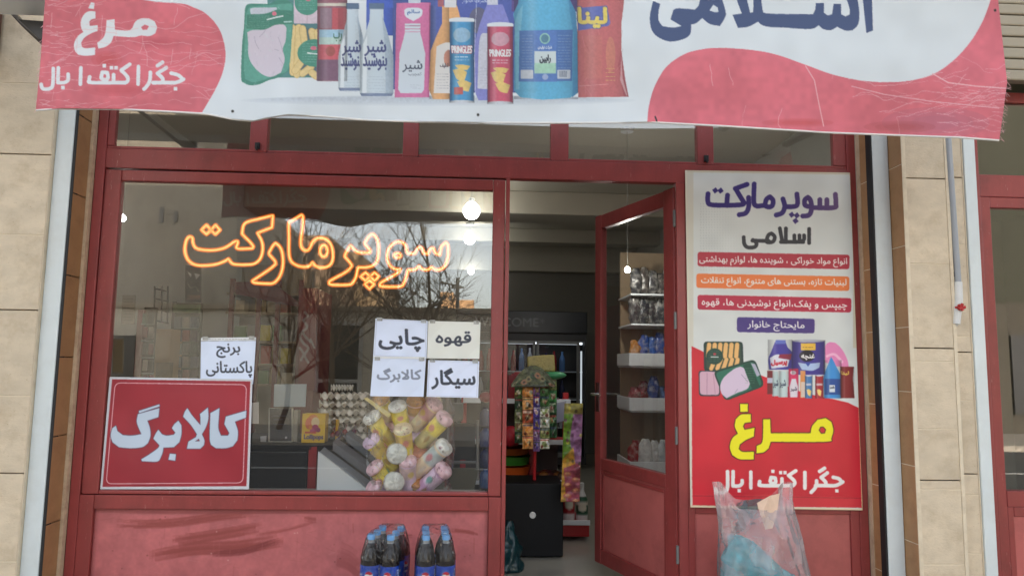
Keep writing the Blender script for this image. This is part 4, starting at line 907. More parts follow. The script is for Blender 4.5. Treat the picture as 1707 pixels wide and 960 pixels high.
# ------------------------------------------------------------------ next shop on the right
N = thing('neighbour_shopfront', 'red metal frame and dark glass of the next shop, at the right edge', 'shopfront', (4.2, 0, 0))
nf = MB(); W_ = lambda x0, x1, z0, z1, y=0.0: nf.box(x0, x1, y, y + .06, z0, z1)
W_(2.64, 2.745, 0, 2.86); W_(2.7455, 5.8, 2.26, 2.385, .002); W_(2.7455, 2.80, 0.0, 2.2595, .004); W_(2.8005, 5.8, 0.60, 0.682, .003); W_(2.8005, 5.8, 2.2, 2.2595, .006); W_(5.805, 5.9, 0, 2.86); W_(2.7455, 5.8, 2.80, 2.86, .002); W_(2.8005, 2.835, 0.0, 0.5995, .006); W_(2.8355, 5.8, 0.55, 0.5995, .006)
nfo = nf.build('frame', RED, N, bevel=0.004)
box('window_pane', GLASS, N, 2.8005, 5.8, 0.02, 0.024, 0.6825, 2.1995, 0); box('upper_pane', GLASS, N, 2.7455, 5.8, 0.02, 0.024, 2.3855, 2.7995, 0)
box('kick_panel', REDP, N, 2.8355, 5.8, 0.014, 0.03, 0.0, 0.5495, 0)
sh = MB()
for k in range(9): z = 2.862 + k * .062; sh.box(2.56, 5.9, -0.16 + .004 * (k % 2), -0.1, z, z + .058)
sh.build_each('shutter_slat', mat('beige_slat', (150, 140, 122), 0.5, var=0.06, vscale=3), N, bevel=0.008)
NW = mat('neighbour_plaster', (120, 120, 100), 0.8, var=0.05, vscale=2)
for nm, a in (('wall_side', (2.55, 2.63, 0.06, 4, -.15, 3.2)), ('wall_end', (5.9, 6.0, 0.06, 4, -.15, 3.2)), ('wall_rear', (2.55, 6.0, 4, 4.1, -.15, 3.2)), ('floor_next', (2.63, 5.9, 0.06, 4, -.15, 0)), ('ceiling_next', (2.63, 5.9, 0.06, 4, 3.0, 3.2))): struct(nm, NW, *a)

# water pipe with its red tap
P = thing('water_pipe', 'grey white pipe with a red tap handle in the corner of the stone pillar', 'pipe', (2.40, -0.25, 1.6))
pt = [at(1577, 180, -.262), at(1597, 470, -.262), at(1597.5, 500, -.262), at(1594, 540, -.262)]
pm = MB(); pm.tube([pt[0], at(1587, 330, -.262), pt[1]], 0.0155, 12); pm.build('pipe_run', mat('pipe_grey', (150, 154, 160), 0.4, var=0.05), P, smooth='auto')
pm = MB(); pm.tube([pt[1], pt[2], pt[3]], [0.019, 0.021, 0.018], 12); pm.tube([at(1596, 536, -.262), at(1588, 543, -.245), at(1586, 543, -.2)], 0.016, 10); pm.build('valve_body', mat('pipe_white', (206, 206, 204), 0.5, var=0.08, vscale=20), P, smooth='auto')
v = atv(1601, 512, -.29); pm = MB(); pm.tube([v + Vector((-.012, .02, 0)), v], .006)
for k in range(5):
    a = k * 2 * pi / 5; pm.tube([v, v + Vector((.004, -.004, 0)) + Vector((cos(a) * .018, 0, sin(a) * .018))], [.006, .008])
pm.build('tap_handle', mat('tap_red', (176, 40, 40), 0.5), P, smooth='auto')
pm = MB()
for y in (458, 505): a = atv(1586, y, -.235); pm.box(a.x - .02, a.x + .006, -.26, -.222, a.z - .012, a.z + .012)
pm.build_each('clamp', mat('clamp_dark', (60, 56, 52), 0.6), P)

# ------------------------------------------------------------------ banner and the beam it hangs from
A = thing('awning_beam', 'white box beam on dark brackets above the shop, behind the banner', 'beam', (-0.5, -0.9, 2.73))
box('beam', WHITEM, A, -3.4, 2.05, -0.935, -0.76, 2.735, 2.86, 0.004)
br = MB(); br.tube([at(6, 6, -.30), at(40, 42, -.62), at(74, 74, -.82)], 0.011, 6)
br.prism([at(31, 33, -.80), at(76, 36, -.80), at(72, 72, -.80)], (0, .03, 0))
br.build_each('bracket', BLACKM, A)
br = MB(); br.tube([(1.9, -.86, 2.74), (2.6, -.3, 3.0)], 0.022, 6); br.build('bracket', mat('brown_paint', (66, 48, 42), 0.6), A)
br = MB()
for x in (-3.2, -1.6, 0.0, 1.6): br.box(x - .02, x + .02, -0.80, 0.02, 2.862, 2.90)
br.build_each('arm', BLACKM, A)
tag(box('shutter_box', mat('shutter_brown', (84, 54, 44), 0.6), None, -3.2, -2.40, -0.42, -0.2, 2.80, 3.1, .004), 'brown metal box on the wall at the top left corner', 'shutter box')

ba = banner_art()
bb = np.array(BANNER_BOTTOM, float)
def ban_px(U, V):
    bx = 59 + (1666 - 59) * U
    by = np.interp(bx, bb[:, 0], bb[:, 1])
    ty = -58.0
    py = ty + (by - ty) * V
    le = np.interp(py, [-60, 0, 60, 120, 184], [80, 75, 70.5, 66, 59.5]); re = np.interp(py, [-60, 0, 20, 138, 234], [1661, 1664, 1666, 1679, 1666])
    return le + (re - le) * U, py
def ban_pos(U, V):
    px, py = ban_px(U, V)
    y = -1.0 + 0.015 * np.sin(U * 14 + V * 1.4) * (0.3 + 0.7 * V) + 0.012 * np.sin(U * 33 + 1.0 + V * 2.0) * V - 0.015 * V ** 3 * np.exp(-((U - .235) / .05) ** 2) + 0.02 * np.exp(-((U - 1) / .03) ** 2) * V + 0.006 * np.sin(U * 5 - V * 9)
    return at(px, py, y)
bo = sheet('banner', 1500, 235, ban_pos, lambda U, V: ba.sample(*ban_px(U, V)), print_mat('banner_vinyl', 0.55, bump=0.05, bscale=7, trans_light=0.12), None, thick=0.0015)
tag(bo, 'wide white and faded red shop banner with cracked print, hanging over the shopfront', 'banner')
# white hem cord along the lower edge
he = MB(); he.tube([at(x, np.interp(x, bb[:, 0], bb[:, 1]) + .5, -1.004 - .016 * math.exp(-(((x - 59) / 1607 - .235) / .05) ** 2) + 0.015 * sin((x - 59) / 1607 * 14 + 1.4)) for x in np.linspace(60, 1665, 140)], 0.004, 6); he.build('hem', mat('hem_white', (214, 212, 210), 0.7, var=0.05, vscale=30), bo, smooth=True)
fz = MB(); rr_ = random.Random(3)
for k in range(26):
    y0_ = rr_.uniform(120, 236); x0_ = np.interp(y0_, [120, 138, 236], [1677, 1679, 1666]); fz.tube([at(x0_, y0_, -1.0), at(x0_ + rr_.uniform(2, 8), y0_ + rr_.uniform(-3, 9), -1.0)], 0.0007, 4)
for k in range(30):
    y0_ = rr_.uniform(40, 186); x0_ = np.interp(y0_, [0, 60, 184], [75, 70, 60]); fz.tube([at(x0_, y0_, -1.0), at(x0_ - rr_.uniform(1, 5), y0_ + rr_.uniform(-3, 5), -1.0)], 0.0007, 4)
fz.build('fray', mat('fray_pink', (214, 170, 172), 0.8), bo)['kind'] = 'stuff'

# poster on the side panel
po = decal('poster', [(1142, 284), (1417, 288), (1438, 850), (1151, 845)], poster_art(), print_mat('poster_vinyl', 0.42, bump=0.10, bscale=5), None, -0.004, 1.35, thick=0.0, wave=lambda U, V: -0.004 - 0.003 * np.sin(V * 9 + U * 3) * np.sin(U * 7) - 0.006 * (V > .96) * (V - .96) / .04)
tag(po, 'tall printed poster, white above and red below, on the panel right of the door', 'poster')
# ------------------------------------------------------------------ signs in the window
sg = decal('window_sign', [(183, 628), (421, 632), (415, 815), (167, 815)], sign_art(), print_mat('sign_vinyl', 0.4, bump=0.12, bscale=6), None, 0.011, 1.6, wave=lambda U, V: 0.004 * np.sin(U * 5 + V * 3) + 0.003 * np.sin(V * 8 - U * 6))
tag(sg, 'large red sign with white Persian word in the lower left of the window', 'sign')
TAPE = film_mat('clear_tape', (230, 230, 224), .55, .2, .2, 30, .1)
for q, lines, bg, lab, kw in (
    ([(335, 563), (427, 562), (422, 640), (334, 640)], [('برنج', (361, 573, 400, 596)), ('پاکستانی', (344, 602, 420, 629))], (218, 228, 248), 'white paper with two handwritten style words, just above the red sign', dict(header=True, frame=False, bold=.55)),
    ([(626, 531), (713, 535), (711, 597), (622, 594)], [('چایی', [(632, 549), (707, 549), (707, 586), (632, 584)])], (220, 229, 250), 'white paper with one big word, upper left of the four taped papers', dict(bold=.9)),
    ([(714, 535), (801, 537), (799, 598), (712, 597)], [('قهوه', (727, 553, 785, 577))], (228, 229, 222), 'cream paper with one small word, upper right of the four taped papers', dict(frame=False, bold=.7)),
    ([(622, 597), (710, 598), (706, 661), (617, 660)], [('کالابرگ', [(629, 614), (702, 614), (702, 637), (629, 637)])], (217, 227, 248), 'white paper with pale grey faded word, lower left of the four taped papers', dict(frame=False, bold=.7, ink=(134, 140, 156))),
    ([(714, 600), (799, 602), (797, 663), (711, 661)], [('سیگار', [(720, 614), (792, 614), (792, 648), (720, 648)])], (222, 230, 251), 'white paper with dark bold word, lower right of the four taped papers', dict(bold=.9))):
    d = decal('paper_notice', q, paper_art(q, lines, bg, seed=len(lab), **kw), PAPER, None, 0.0195, 2.2, wave=lambda U, V: -0.0022 * np.abs(np.sin(U * 6 + V * 4 + 1)) - 0.009 * np.clip(U + V - 1.72, 0, 1) ** 1.5 - .007 * np.clip(V - U - .78, 0, 1) ** 1.4)
    for kx in (.08, .92):
        tx, ty = quad_px(q, np.array(kx), np.array(.015)); c_ = atv(float(tx), float(ty), .0128); MB().box(c_.x - .014, c_.x + .014, .0126, .0132, c_.z - .008, c_.z + .010).build('tape', TAPE, d)
    tag(d, lab, 'paper', 'paper notices taped in the window')
    if q[0][0] in (622,):
        t = MB(); t.box(at(622, 597, .018)[0], at(710, 597, .018)[0], .0155, .0170, at(650, 597.5, .03)[2], at(650, 594, .03)[2]); t.build('tape', mat('clear_tape', (222, 224, 226), 0.2), d)

# ------------------------------------------------------------------ neon sign
NE = thing('neon_sign', 'glowing orange and yellow outline lettering hanging inside the window', 'neon sign', at(530, 415, .06))
CORE = glow_mat('neon_core', (1.0, 0.70, 0.22), 0.50); HALO = glow_mat('neon_halo', (1.0, 0.20, 0.02), 0.26, 0.5)
n1 = lambda p: zc(p, 6, 290, 340); n2 = lambda p: zc(p, 6, 520, 340)
ell_ = lambda cx, cy, rx, ry: [(cx + rx * cos(t * pi / 6), cy + ry * sin(t * pi / 6)) for t in range(12)]
paths = [n1([(990, 115), (980, 235), (835, 290), (880, 380), (886, 470), (860, 550), (800, 598), (700, 608), (600, 602), (565, 578), (545, 548), (500, 575), (420, 603), (320, 615), (220, 610), (150, 570), (115, 500), (110, 430), (130, 350), (160, 327), (185, 342), (190, 390), (220, 440), (300, 460), (400, 462), (490, 445), (550, 415), (600, 380), (635, 370), (640, 388), (622, 430), (640, 448), (720, 448), (785, 445), (795, 425), (760, 380), (680, 300), (710, 195), (850, 150)]),
    n1([(325, 210), (370, 260), (325, 305), (275, 260)]), n1([(415, 210), (460, 260), (415, 305), (370, 262)]),
    n1([(1015, 390), (1060, 430), (1085, 500), (1090, 600), (1075, 680), (1040, 750), (990, 792), (920, 796), (800, 787), (785, 768), (850, 725), (960, 650), (1015, 603), (1010, 570), (955, 508), (950, 490), (985, 425)]),
    n1([(1275, 110), (1290, 130), (1285, 250), (1270, 340), (1270, 420), (1300, 462), (1340, 465), (1365, 430), (1380, 390), (1420, 352), (1470, 340), (1530, 360), (1575, 420), (1590, 520), (1575, 590), (1530, 628), (1460, 635), (1410, 615), (1385, 582), (1350, 622), (1280, 628), (1210, 605), (1165, 560), (1150, 480), (1150, 350), (1150, 195), (1180, 170)]), n2(ell_(118, 470, 38, 58)),
    n2([(610, 300), (650, 350), (667, 430), (660, 540), (640, 590), (600, 620), (540, 634), (465, 635), (455, 660), (440, 730), (405, 790), (360, 808), (200, 808), (172, 790), (180, 770), (250, 730), (340, 680), (392, 630), (390, 600), (328, 525), (340, 490), (385, 415), (420, 452), (470, 485), (580, 488), (585, 470), (530, 400), (540, 370), (575, 320)]),
    n2([(535, 685), (580, 725), (535, 768), (487, 725)]), n2([(625, 685), (670, 725), (625, 768), (582, 725)]), n2([(575, 765), (622, 802), (575, 850), (528, 802)]),
    n2([(1340, 385), (1360, 420), (1360, 530), (1330, 620), (1280, 655), (1230, 655), (1195, 630), (1165, 655), (1110, 655), (1070, 620), (1030, 655), (960, 660), (945, 720), (920, 790), (880, 825), (700, 825), (680, 800), (700, 780), (790, 730), (870, 680), (885, 655), (830, 650), (785, 620), (755, 560), (760, 470), (800, 410), (850, 380), (900, 385), (940, 420), (950, 480), (970, 495), (1030, 495), (1055, 450), (1080, 430), (1105, 450), (1115, 490), (1160, 500), (1185, 450), (1215, 440), (1235, 490), (1280, 510), (1290, 440), (1310, 410)]), n2(ell_(855, 515, 35, 22))]
for p in paths:
    q = [at(x, y, .060) for x, y in smooth_path(p, True, 1.6, 58)]
    c = MB().tube(q, 0.0044, 6, closed=True).build('light_tube', CORE, NE, smooth=True)
    MB().tube([(a, b + .0005, d) for a, b, d in q], 0.0118, 8, closed=True).build('halo_sleeve', HALO, c, smooth=True)  # glowing sleeve, widened to imitate the orange halo round each tube
MB().tube([at(640, 478, .07), at(655, 520, .10), at(700, 540, .2)], .002, 5).build('cable', BLACKM, NE)

# ------------------------------------------------------------------ six packs of cola outside the window
COLA = mat('cola', (20, 11, 9), 0.16, spec=0.4)
CAP = mat('blue_cap', (112, 176, 236), 0.4); PETN = film_mat('clear_neck', (206, 212, 214), 0.35, 0.3, 0.1)
FILM = film_mat('shrink_film', (226, 228, 228), 0.98, 0.13, 1.0, 22.0, 0.05, vary=.02)
def label_art():
    cv = Canvas(0, 0, 280, 110, (24, 72, 186), 2); cv.noise(.08, 20, 3)
    for x0 in (0, 140):
        cv.ell(x0 + 52, 46, 26, 30, (60, 120, 196), .5)
        c = (x0 + 52, 42); m = cv.mask([(c[0] + 18 * cos(t * .2), c[1] + 18 * sin(t * .2)) for t in range(32)]); cv.put(m, (226, 230, 234))
        cv.put(m & cv.mask(smooth_path([(c[0] - 30, c[1] - 30), (c[0] + 30, c[1] - 30), (c[0] + 30, c[1] - 8), (c[0] + 6, c[1] - 3), (c[0] - 8, c[1] - 6), (c[0] - 30, c[1] + 1)], True, 3)), (196, 40, 56))
        cv.put(m & cv.mask(smooth_path([(c[0] - 30, c[1] + 34), (c[0] + 30, c[1] + 34), (c[0] + 30, c[1] + 4), (c[0] + 8, c[1] + 9), (c[0] - 6, c[1] + 6), (c[0] - 30, c[1] + 10)], True, 3)), (34, 72, 150))
        cv.text('pepsi', (x0 + 36, 66, x0 + 68, 78), (226, 232, 240), .6, True)
        cv.text('pepsi', [(x0 + 100, 96), (x0 + 100, 18), (x0 + 124, 18), (x0 + 124, 96)], (206, 220, 240), 1.0, True)
    return cv
LA = label_art(); LABM = print_mat('bottle_label', 0.3)
def cola_pack(loc, rz, label, turn):
    t = thing('bottle_pack', label, 'bottle pack', (0, 0, 0), 'shrink wrapped packs of cola bottles')
    r = 0.0435; k = 0
    for i in range(3):
        for j in range(2):
            ox, oy = (j - .5) * 2 * r * 1.01, (i - 1) * 2 * r * 1.01
            b = MB().lathe([(r * .7, 0), (r * .95, .004), (r, .02), (r * .96, .05), (r, .09), (r * .97, .095), (r * .97, .202), (r, .206), (r * .97, .226), (r * .82, .252), (r * .56, .275), (.0155, .292)], Matrix.Translation((ox, oy, 0)), 24).build('bottle', COLA, t, smooth='auto')
            MB().lathe([(.0155, .2925), (.0150, .300), (.0150, .306)], Matrix.Translation((ox, oy, 0)), 16).build('neck', PETN, b, smooth='auto')
            MB().lathe([(.0165, .306), (.0168, .308), (.0168, .324), (.0155, .327)], Matrix.Translation((ox, oy, 0)), 18).build('cap', CAP, b, smooth='auto')
            a0 = turn[k % 2] + .2 * k
            sheet('label', 90, 36, lambda U, V, ox=ox, oy=oy: (ox + r * .985 * np.cos(U * 2 * pi + a0), oy + r * .985 * np.sin(U * 2 * pi + a0), .2005 - .104 * V), lambda U, V: LA.sample(U * 280, V * 110), LABM, b)
            k += 1
    # film: rounded box hugging the bottles, gathered in over the caps
    nu = 72; zs = [(.004, 1.0), (.06, 1.0), (.12, 1.0), (.19, 1.0), (.23, .985), (.26, .93), (.285, .86), (.305, .78), (.325, .72), (.333, .62), (.334, .2)]
    fm = MB(); vs = []; fs = []; hx, hy = 2 * r * 1.03, 3 * r * 1.03; rn = random.Random(int(rz * 100))
    for z, s in zs:
        for a in range(nu):
            t_ = 2 * pi * a / nu; c_, s_ = cos(t_), sin(t_); e = 0.38
            x, y = hx * math.copysign(abs(c_) ** e, c_), hy * math.copysign(abs(s_) ** e, s_)
            wob = .0035 * sin(a * 1.9 + z * 60) + rn.uniform(-.002, .002)
            vs.append((x * (s + wob / hx), y * (1 - (1 - s) * .35 + wob / hy), z + rn.uniform(-.002, .002)))
    for i in range(len(zs) - 1):
        for a in range(nu): fs.append((i * nu + a, i * nu + (a + 1) % nu, (i + 1) * nu + (a + 1) % nu, (i + 1) * nu + a))
    fm.add(vs, fs); fm.build('shrink_film', FILM, t, smooth=True)
    t.location = loc; t.rotation_euler = (0, 0, rz)
    return t
a = atv(636, 889, -.42); b = atv(726, 883, -.42)
cola_pack((a.x + .012, -.33, .216), radians(-9), 'shrink wrapped pack of blue capped cola bottles, the left one of the two packs', (-2.6, -2.9))
cola_pack((b.x - .004, -.33, .216), radians(5), 'shrink wrapped pack of cola bottles showing round red white and blue marks, nearer the door', (-2.75, -2.9))

# ------------------------------------------------------------------ plastic bag with a teal bag inside, before the poster
BAG = film_mat('pink_plastic', (252, 236, 240), 0.74, 0.16, 0.7, 7.0, 0.18, vary=.12)
TEAL = mat('teal_plastic', (40, 156, 172), 0.25, var=0.35, vscale=14, bump=0.8, bscale=18, spec=0.7)
PBY = -.30
zb = .216
cx_, _, _ = at(1278, 900, PBY)
bagz = [zb + .002] + [at(1270, y_, PBY)[2] for y_ in (960, 940, 905, 880, 855, 832, 806)]; ZTB = bagz[-1]
lft = [at(1208, 940, PBY)[0] - .01, at(1203, 940, PBY)[0], at(1203, 925, PBY)[0], at(1203, 905, PBY)[0], at(1203, 880, PBY)[0], at(1201, 855, PBY)[0], at(1197, 832, PBY)[0], at(1194, 812, PBY)[0]]
rgt = [at(1360, 960, PBY)[0] + .01, at(1354, 960, PBY)[0], at(1349, 940, PBY)[0], at(1342, 915, PBY)[0], at(1335, 890, PBY)[0], at(1328, 860, PBY)[0], at(1326, 835, PBY)[0], at(1327, 812, PBY)[0]]
dep = [.10, .13, .135, .125, .105, .08, .055, .03]
nB = 96; rn = random.Random(8); bm_ = MB(); vs = []; fs = []; rows = 34
for i in range(rows + 1):
    f = i / rows; zz = zb + .002 + (ZTB - zb) * f
    l, r_, d = np.interp(zz, bagz, lft), np.interp(zz, bagz, rgt), np.interp(zz, bagz, dep)
    for a in range(nB):
        t_ = 2 * pi * a / nB; c_, s_ = cos(t_), sin(t_)
        x = (l + r_) / 2 + (r_ - l) / 2 * math.copysign(abs(c_) ** .8, c_); y = PBY + .04 + d * math.copysign(abs(s_) ** .8, s_) * .8
        wr = .006 * sin(t_ * 7 + f * 5) * (.4 + f) + .004 * sin(t_ * 17 - f * 11) + rn.uniform(-.0012, .0012)
        # the mouth sags between the two handles
        u = (x - l) / max(1e-4, r_ - l); sag = 0.0
        if f > .55:
            mid = 1 - abs(2 * u - 1) ** 1.7; e_ = max(0.0, min(1.0, (.86 - abs(2 * u - 1)) / .5)); mid = e_ * e_ * (3 - 2 * e_); sag = -(f - .55) / .45 * (.125 if s_ < 0 else .085) * mid
        vs.append((x + wr * c_ * .6, y + wr * s_ * 1.6, zz + sag))
for i in range(rows):
    for a in range(nB): fs.append((i * nB + a, i * nB + (a + 1) % nB, (i + 1) * nB + (a + 1) % nB, (i + 1) * nB + a))
fs.append(tuple(range(nB - 1, -1, -1))); bm_.add(vs, fs)
tag(bm_.build('plastic_bag', BAG, None, smooth=True), 'clear pinkish carrier bag standing open in front of the red poster', 'plastic bag')
tb = MB(); vs = []; fs = []; nu, nv = 64, 30
from mathutils import noise as mnoise
for i in range(nv + 1):
    f = i / nv; zz = zb + .006 + .30 * f
    for a in range(nu):
        t_ = 2 * pi * a / nu; prof = sin(min(1, f * 1.02 + .12) * pi * .5 + .0) if f < .45 else (1 - ((f - .45) / .55) ** 1.7)
        prof = max(.02, sqrt(max(0.0, 1 - f ** 3.2)))
        l, r_ = np.interp(zz, bagz, lft) + .022, np.interp(zz, bagz, rgt) - .03
        cxx = (l + r_) / 2 - .035 * f; hw = (r_ - l) / 2 * prof * .97
        n_ = mnoise.noise(Vector((cos(t_) * 2.2, sin(t_) * 2.2, f * 5))) * .022 + mnoise.noise(Vector((cos(t_) * 6, sin(t_) * 6, f * 14))) * .010
        vs.append((cxx + (hw + n_) * cos(t_), PBY + .04 + (.092 * prof + n_ * .7) * sin(t_), zz + n_ * .8 - .11 * f * (cos(t_) * prof + .35)))
for i in range(nv):
    for a in range(nu): fs.append((i * nu + a, i * nu + (a + 1) % nu, (i + 1) * nu + (a + 1) % nu, (i + 1) * nu + a))
fs.append(tuple(range(nu - 1, -1, -1))); fs.append(tuple(nv * nu + a for a in range(nu))); tb.add(vs, fs)
tag(tb.build('inner_bag', TEAL, None, smooth=True), 'crumpled teal plastic bag inside the clear pinkish carrier bag', 'plastic bag')
pc = MB(); q = [at(1262, 838, PBY + .02), at(1284, 826, PBY + .0), at(1300, 822, PBY + .02), at(1296, 850, PBY), at(1288, 880, PBY), at(1276, 882, PBY + .01), at(1268, 858, PBY)]
pc.prism(q, (0, .004, 0)); tag(pc.build('paper_scrap', mat('peach_paper', (222, 190, 166), 0.6, var=0.08, vscale=30), None, bevel=.001), 'torn peach coloured paper scrap in the mouth of the carrier bag', 'paper')
# ------------------------------------------------------------------ goods and fittings inside
def pbox(name, m, parent, x0, y0, x1, y1, Y, depth, bevel=.003, label=None, cat=None, group=None):
    """box whose front face the photo shows between pixels x0,y0 and x1,y1 at depth Y"""
    a, b = at(x0, (y0 + y1) / 2, Y)[0], at(x1, (y0 + y1) / 2, Y)[0]; c, d = at((x0 + x1) / 2, y1, Y)[2], at((x0 + x1) / 2, y0, Y)[2]
    o = box(name, m, parent, a, b, Y, Y + depth, c, d, bevel)
    if label: tag(o, label, cat, group)
    return o

# lamps: hanging bulbs that are on, plus one added behind the door
PALEC = mat('pale_cord', (150, 148, 140), .6)
BULB = glow_mat('lit_bulb', (1.0, 0.97, 0.90), 5.4)
def lamp(p, r, label, cup=True, m=BULB):
    t = thing('ceiling_lamp', label, 'lamp', (p[0], p[1], 3.1), 'lit ceiling lamps')
    z = p[2]
    MB().lathe([(r * .3, z - r * .97), (r * .7, z - r * .74), (r * .95, z - r * .3), (r, z), (r * .92, z + r * .4), (r * .66, z + r * .76), (r * .36, z + r * 1.05)], Matrix.Translation((p[0], p[1], 0)), 20).build('bulb', m, t, smooth=True)
    MB().lathe([(r * .33, z + r * 1.06), (r * .34, z + r * 1.5), (r * .2, z + r * 1.55)], Matrix.Translation((p[0], p[1], 0)), 14).build('socket', WHITEP, t, smooth='auto')
    if z + r * 2 < 3.07: MB().tube([(p[0], p[1], z + r * 1.5), (p[0], p[1], 3.098)], .0022, 6).build('cord', PALEC, t)
    MB().lathe([(.05, 3.07), (.05, 3.098)], Matrix.Translation((p[0], p[1], 0)), 14).build('rose', WHITEP, t)
lamp(at(786, 352, 3.3), .085, 'large lit bulb nearest the window, at the top right of the pane')
lamp(at(783, 398, 5.3), .075, 'middle sized lit bulb, second in the row behind the window')
lamp(at(785, 452, 6.85), .05, 'small lit bulb farthest back in the row')
lamp(at(204, 364, .9), .022, 'small lit bulb by the left wall, at the left edge of the window')
lamp(at(1046, 450, 1.5), .02, 'small strong bulb added behind the glass of the open door to light the shelf', m=glow_mat('added_bulb', (1.0, 0.97, 0.90), 170.0))  # added where the glass shows a reflection, strong enough to light the bins

# tall black fridge at the back
FR = thing('drinks_fridge', 'tall black glass door fridge against the back wall with lettering on its header', 'fridge', (0.82, 5.6, 0))
x0, x1 = at(830, 600, 5.6)[0] - .55, at(978, 600, 5.6)[0]
fb = MB(); fb.box(x0, x1, 6.3, 6.34, 0.05, 2.0); fb.box(x0, x0 + .03, 5.62, 6.3, .05, 2.0); fb.box(x1 - .03, x1, 5.62, 6.3, .05, 2.0); fb.box(x0 + .03, x1 - .03, 5.62, 6.3, .05, .14); fb.box(x0 + .03, x1 - .03, 5.62, 6.3, 1.62, 2.0)
fb.build('cabinet', mat('fridge_dark', (44, 44, 46), 0.4), FR)
hc = Canvas(0, 0, 200, 40, (22, 22, 26), 3); hx_ = lambda p: (at(p, 536, 5.56)[0] - x0) / (x1 - x0) * 200; hc.text('WELCOME', (hx_(792), 13, hx_(898), 29), (120, 122, 124), .2, True)
for k in range(5): a = k * 2 * pi / 5; hc.stroke([(hx_(904), 18), (hx_(904) + 4 * cos(a), 18 + 5 * sin(a))], 1.2, (100, 100, 104))
xh0, xh1, zh0, zh1 = x0, x1, at(900, 555, 5.58)[2], at(900, 519, 5.58)[2]
sheet('header', 200, 40, lambda U, V: (xh0 + (xh1 - xh0) * U, 5.56 + 0 * U, zh1 + (zh0 - zh1) * V), lambda U, V: hc.sample(U * 200, V * 40), GLOSSP, FR, thick=.05)
xm = at(893, 620, 5.58)[0]; zt = at(900, 568, 5.58)[2]
for a, b in ((x0 + .04, xm - .006), (xm + .006, at(966, 620, 5.58)[0])):
    dfr = MB(); dfr.box(a, a + .035, 5.58, 5.615, .15, zt); dfr.box(b - .035, b, 5.58, 5.615, .15, zt); dfr.box(a + .0355, b - .0355, 5.582, 5.613, zt - .04, zt); dfr.box(a + .0355, b - .0355, 5.582, 5.613, .15, .2)
    d_ = dfr.build('door', GREYM, FR, bevel=.003); MB().box(a + .036, b - .036, 5.60, 5.604, .2, zt - .041).build('pane', FGLASS, d_)
sv = MB()
for z in (.5, .86, 1.22): sv.box(x0 + .04, x1 - .04, 5.68, 6.28, z, z + .012)
sv.build_each('shelf', WHITEP, FR)
MB().box(x1 - .075, x1 - .055, 5.635, 5.655, .75, 1.5).build('light_strip', glow_mat('fridge_light', (.85, .95, 1), .13), FR)
MB().box(x0 + .05, x1 - .05, 5.66, 5.70, 1.585, 1.61).build('added_light', glow_mat('fridge_added_light', (.85, .95, 1), .45), FR)  # second strip, added to brighten the fridge contents
rn = random.Random(4); cols = [(150, 30, 34), (40, 46, 84), (206, 204, 206), (50, 96, 60), (170, 190, 60), (40, 40, 46), (90, 130, 180)]
bmats = [mat('bottle_colour', c, .25) for c in cols]
def pbottle(x, y, z, h, r, m, lab, grp): return tag(MB().lathe([(r * .9, 0), (r, .01), (r, h * .55), (r * .85, h * .68), (r * .4, h * .85), (r * .38, h * .93), (r * .42, h * .935), (r * .42, h)], Matrix.Translation((x, y, z)), 12).build('drink_bottle', m, None, smooth='auto'), lab, 'bottle', grp)
FB = {0: 'dark red drink bottle standing in the tall black fridge', 1: 'navy drink bottle standing in the tall black fridge', 2: 'pale grey drink bottle standing in the tall black fridge', 3: 'dark green drink bottle standing in the tall black fridge', 4: 'yellow green drink bottle standing in the tall black fridge', 5: 'black drink bottle standing in the tall black fridge', 6: 'steel blue drink bottle standing in the tall black fridge'}
for z in (.512, .872, 1.232):
    for i in range(13):
        k = rn.randrange(7); k = 0 if (z > 1.2 and i < 7) else k
        pbottle(x0 + .12 + i * .107, 5.78 + rn.uniform(-.02, .02), z, rn.uniform(.24, .31), .037, bmats[k], FB[k], 'bottles in the fridge')

# red gondola in the middle with price rails
GO = thing('shop_gondola', 'red and white shelf rack standing in the middle of the shop, seen through the doorway', 'shelf rack', (0.5, 1.9, 0))
gx0, gx1 = at(838, 700, 1.75)[0] - .3, at(984, 880, 1.75)[0]
gz = [at(900, 870, 1.75)[2], at(900, 803, 1.75)[2], at(900, 736, 1.75)[2], at(900, 668, 1.75)[2]]
g = MB()
for x in (gx0, at(893, 760, 1.75)[0], at(940, 760, 1.75)[0] + .06): g.box(x - .022, x + .022, 2.14, 2.18, 0.02, gz[3] + .05)
g.box(gx0, gx1, 1.8, 2.15, 0.03, gz[0] - .02); g.build_each('upright', REDM, GO, bevel=.003)
gs = MB()
for i, z in enumerate(gz): gs.box(gx0, gx1 if i == 0 else at(940, 760, 1.75)[0] + .05, 1.77, 2.14, z - .012, z)
gs.build_each('shelf', REDM, GO, bevel=.002)
gr = MB()
for i, z in enumerate(gz): gr.box(gx0, gx1 if i == 0 else at(940, 760, 1.75)[0] + .05, 1.755, 1.769, z - .022, z + .014)
gr.build_each('price_rail', WHITEP, GO, bevel=.002)
MB().box(gx0, gx1 - .2, 2.185, 2.20, .1, gz[3]).build('back_panel', mat('gondola_back', (70, 60, 56), .6), GO)
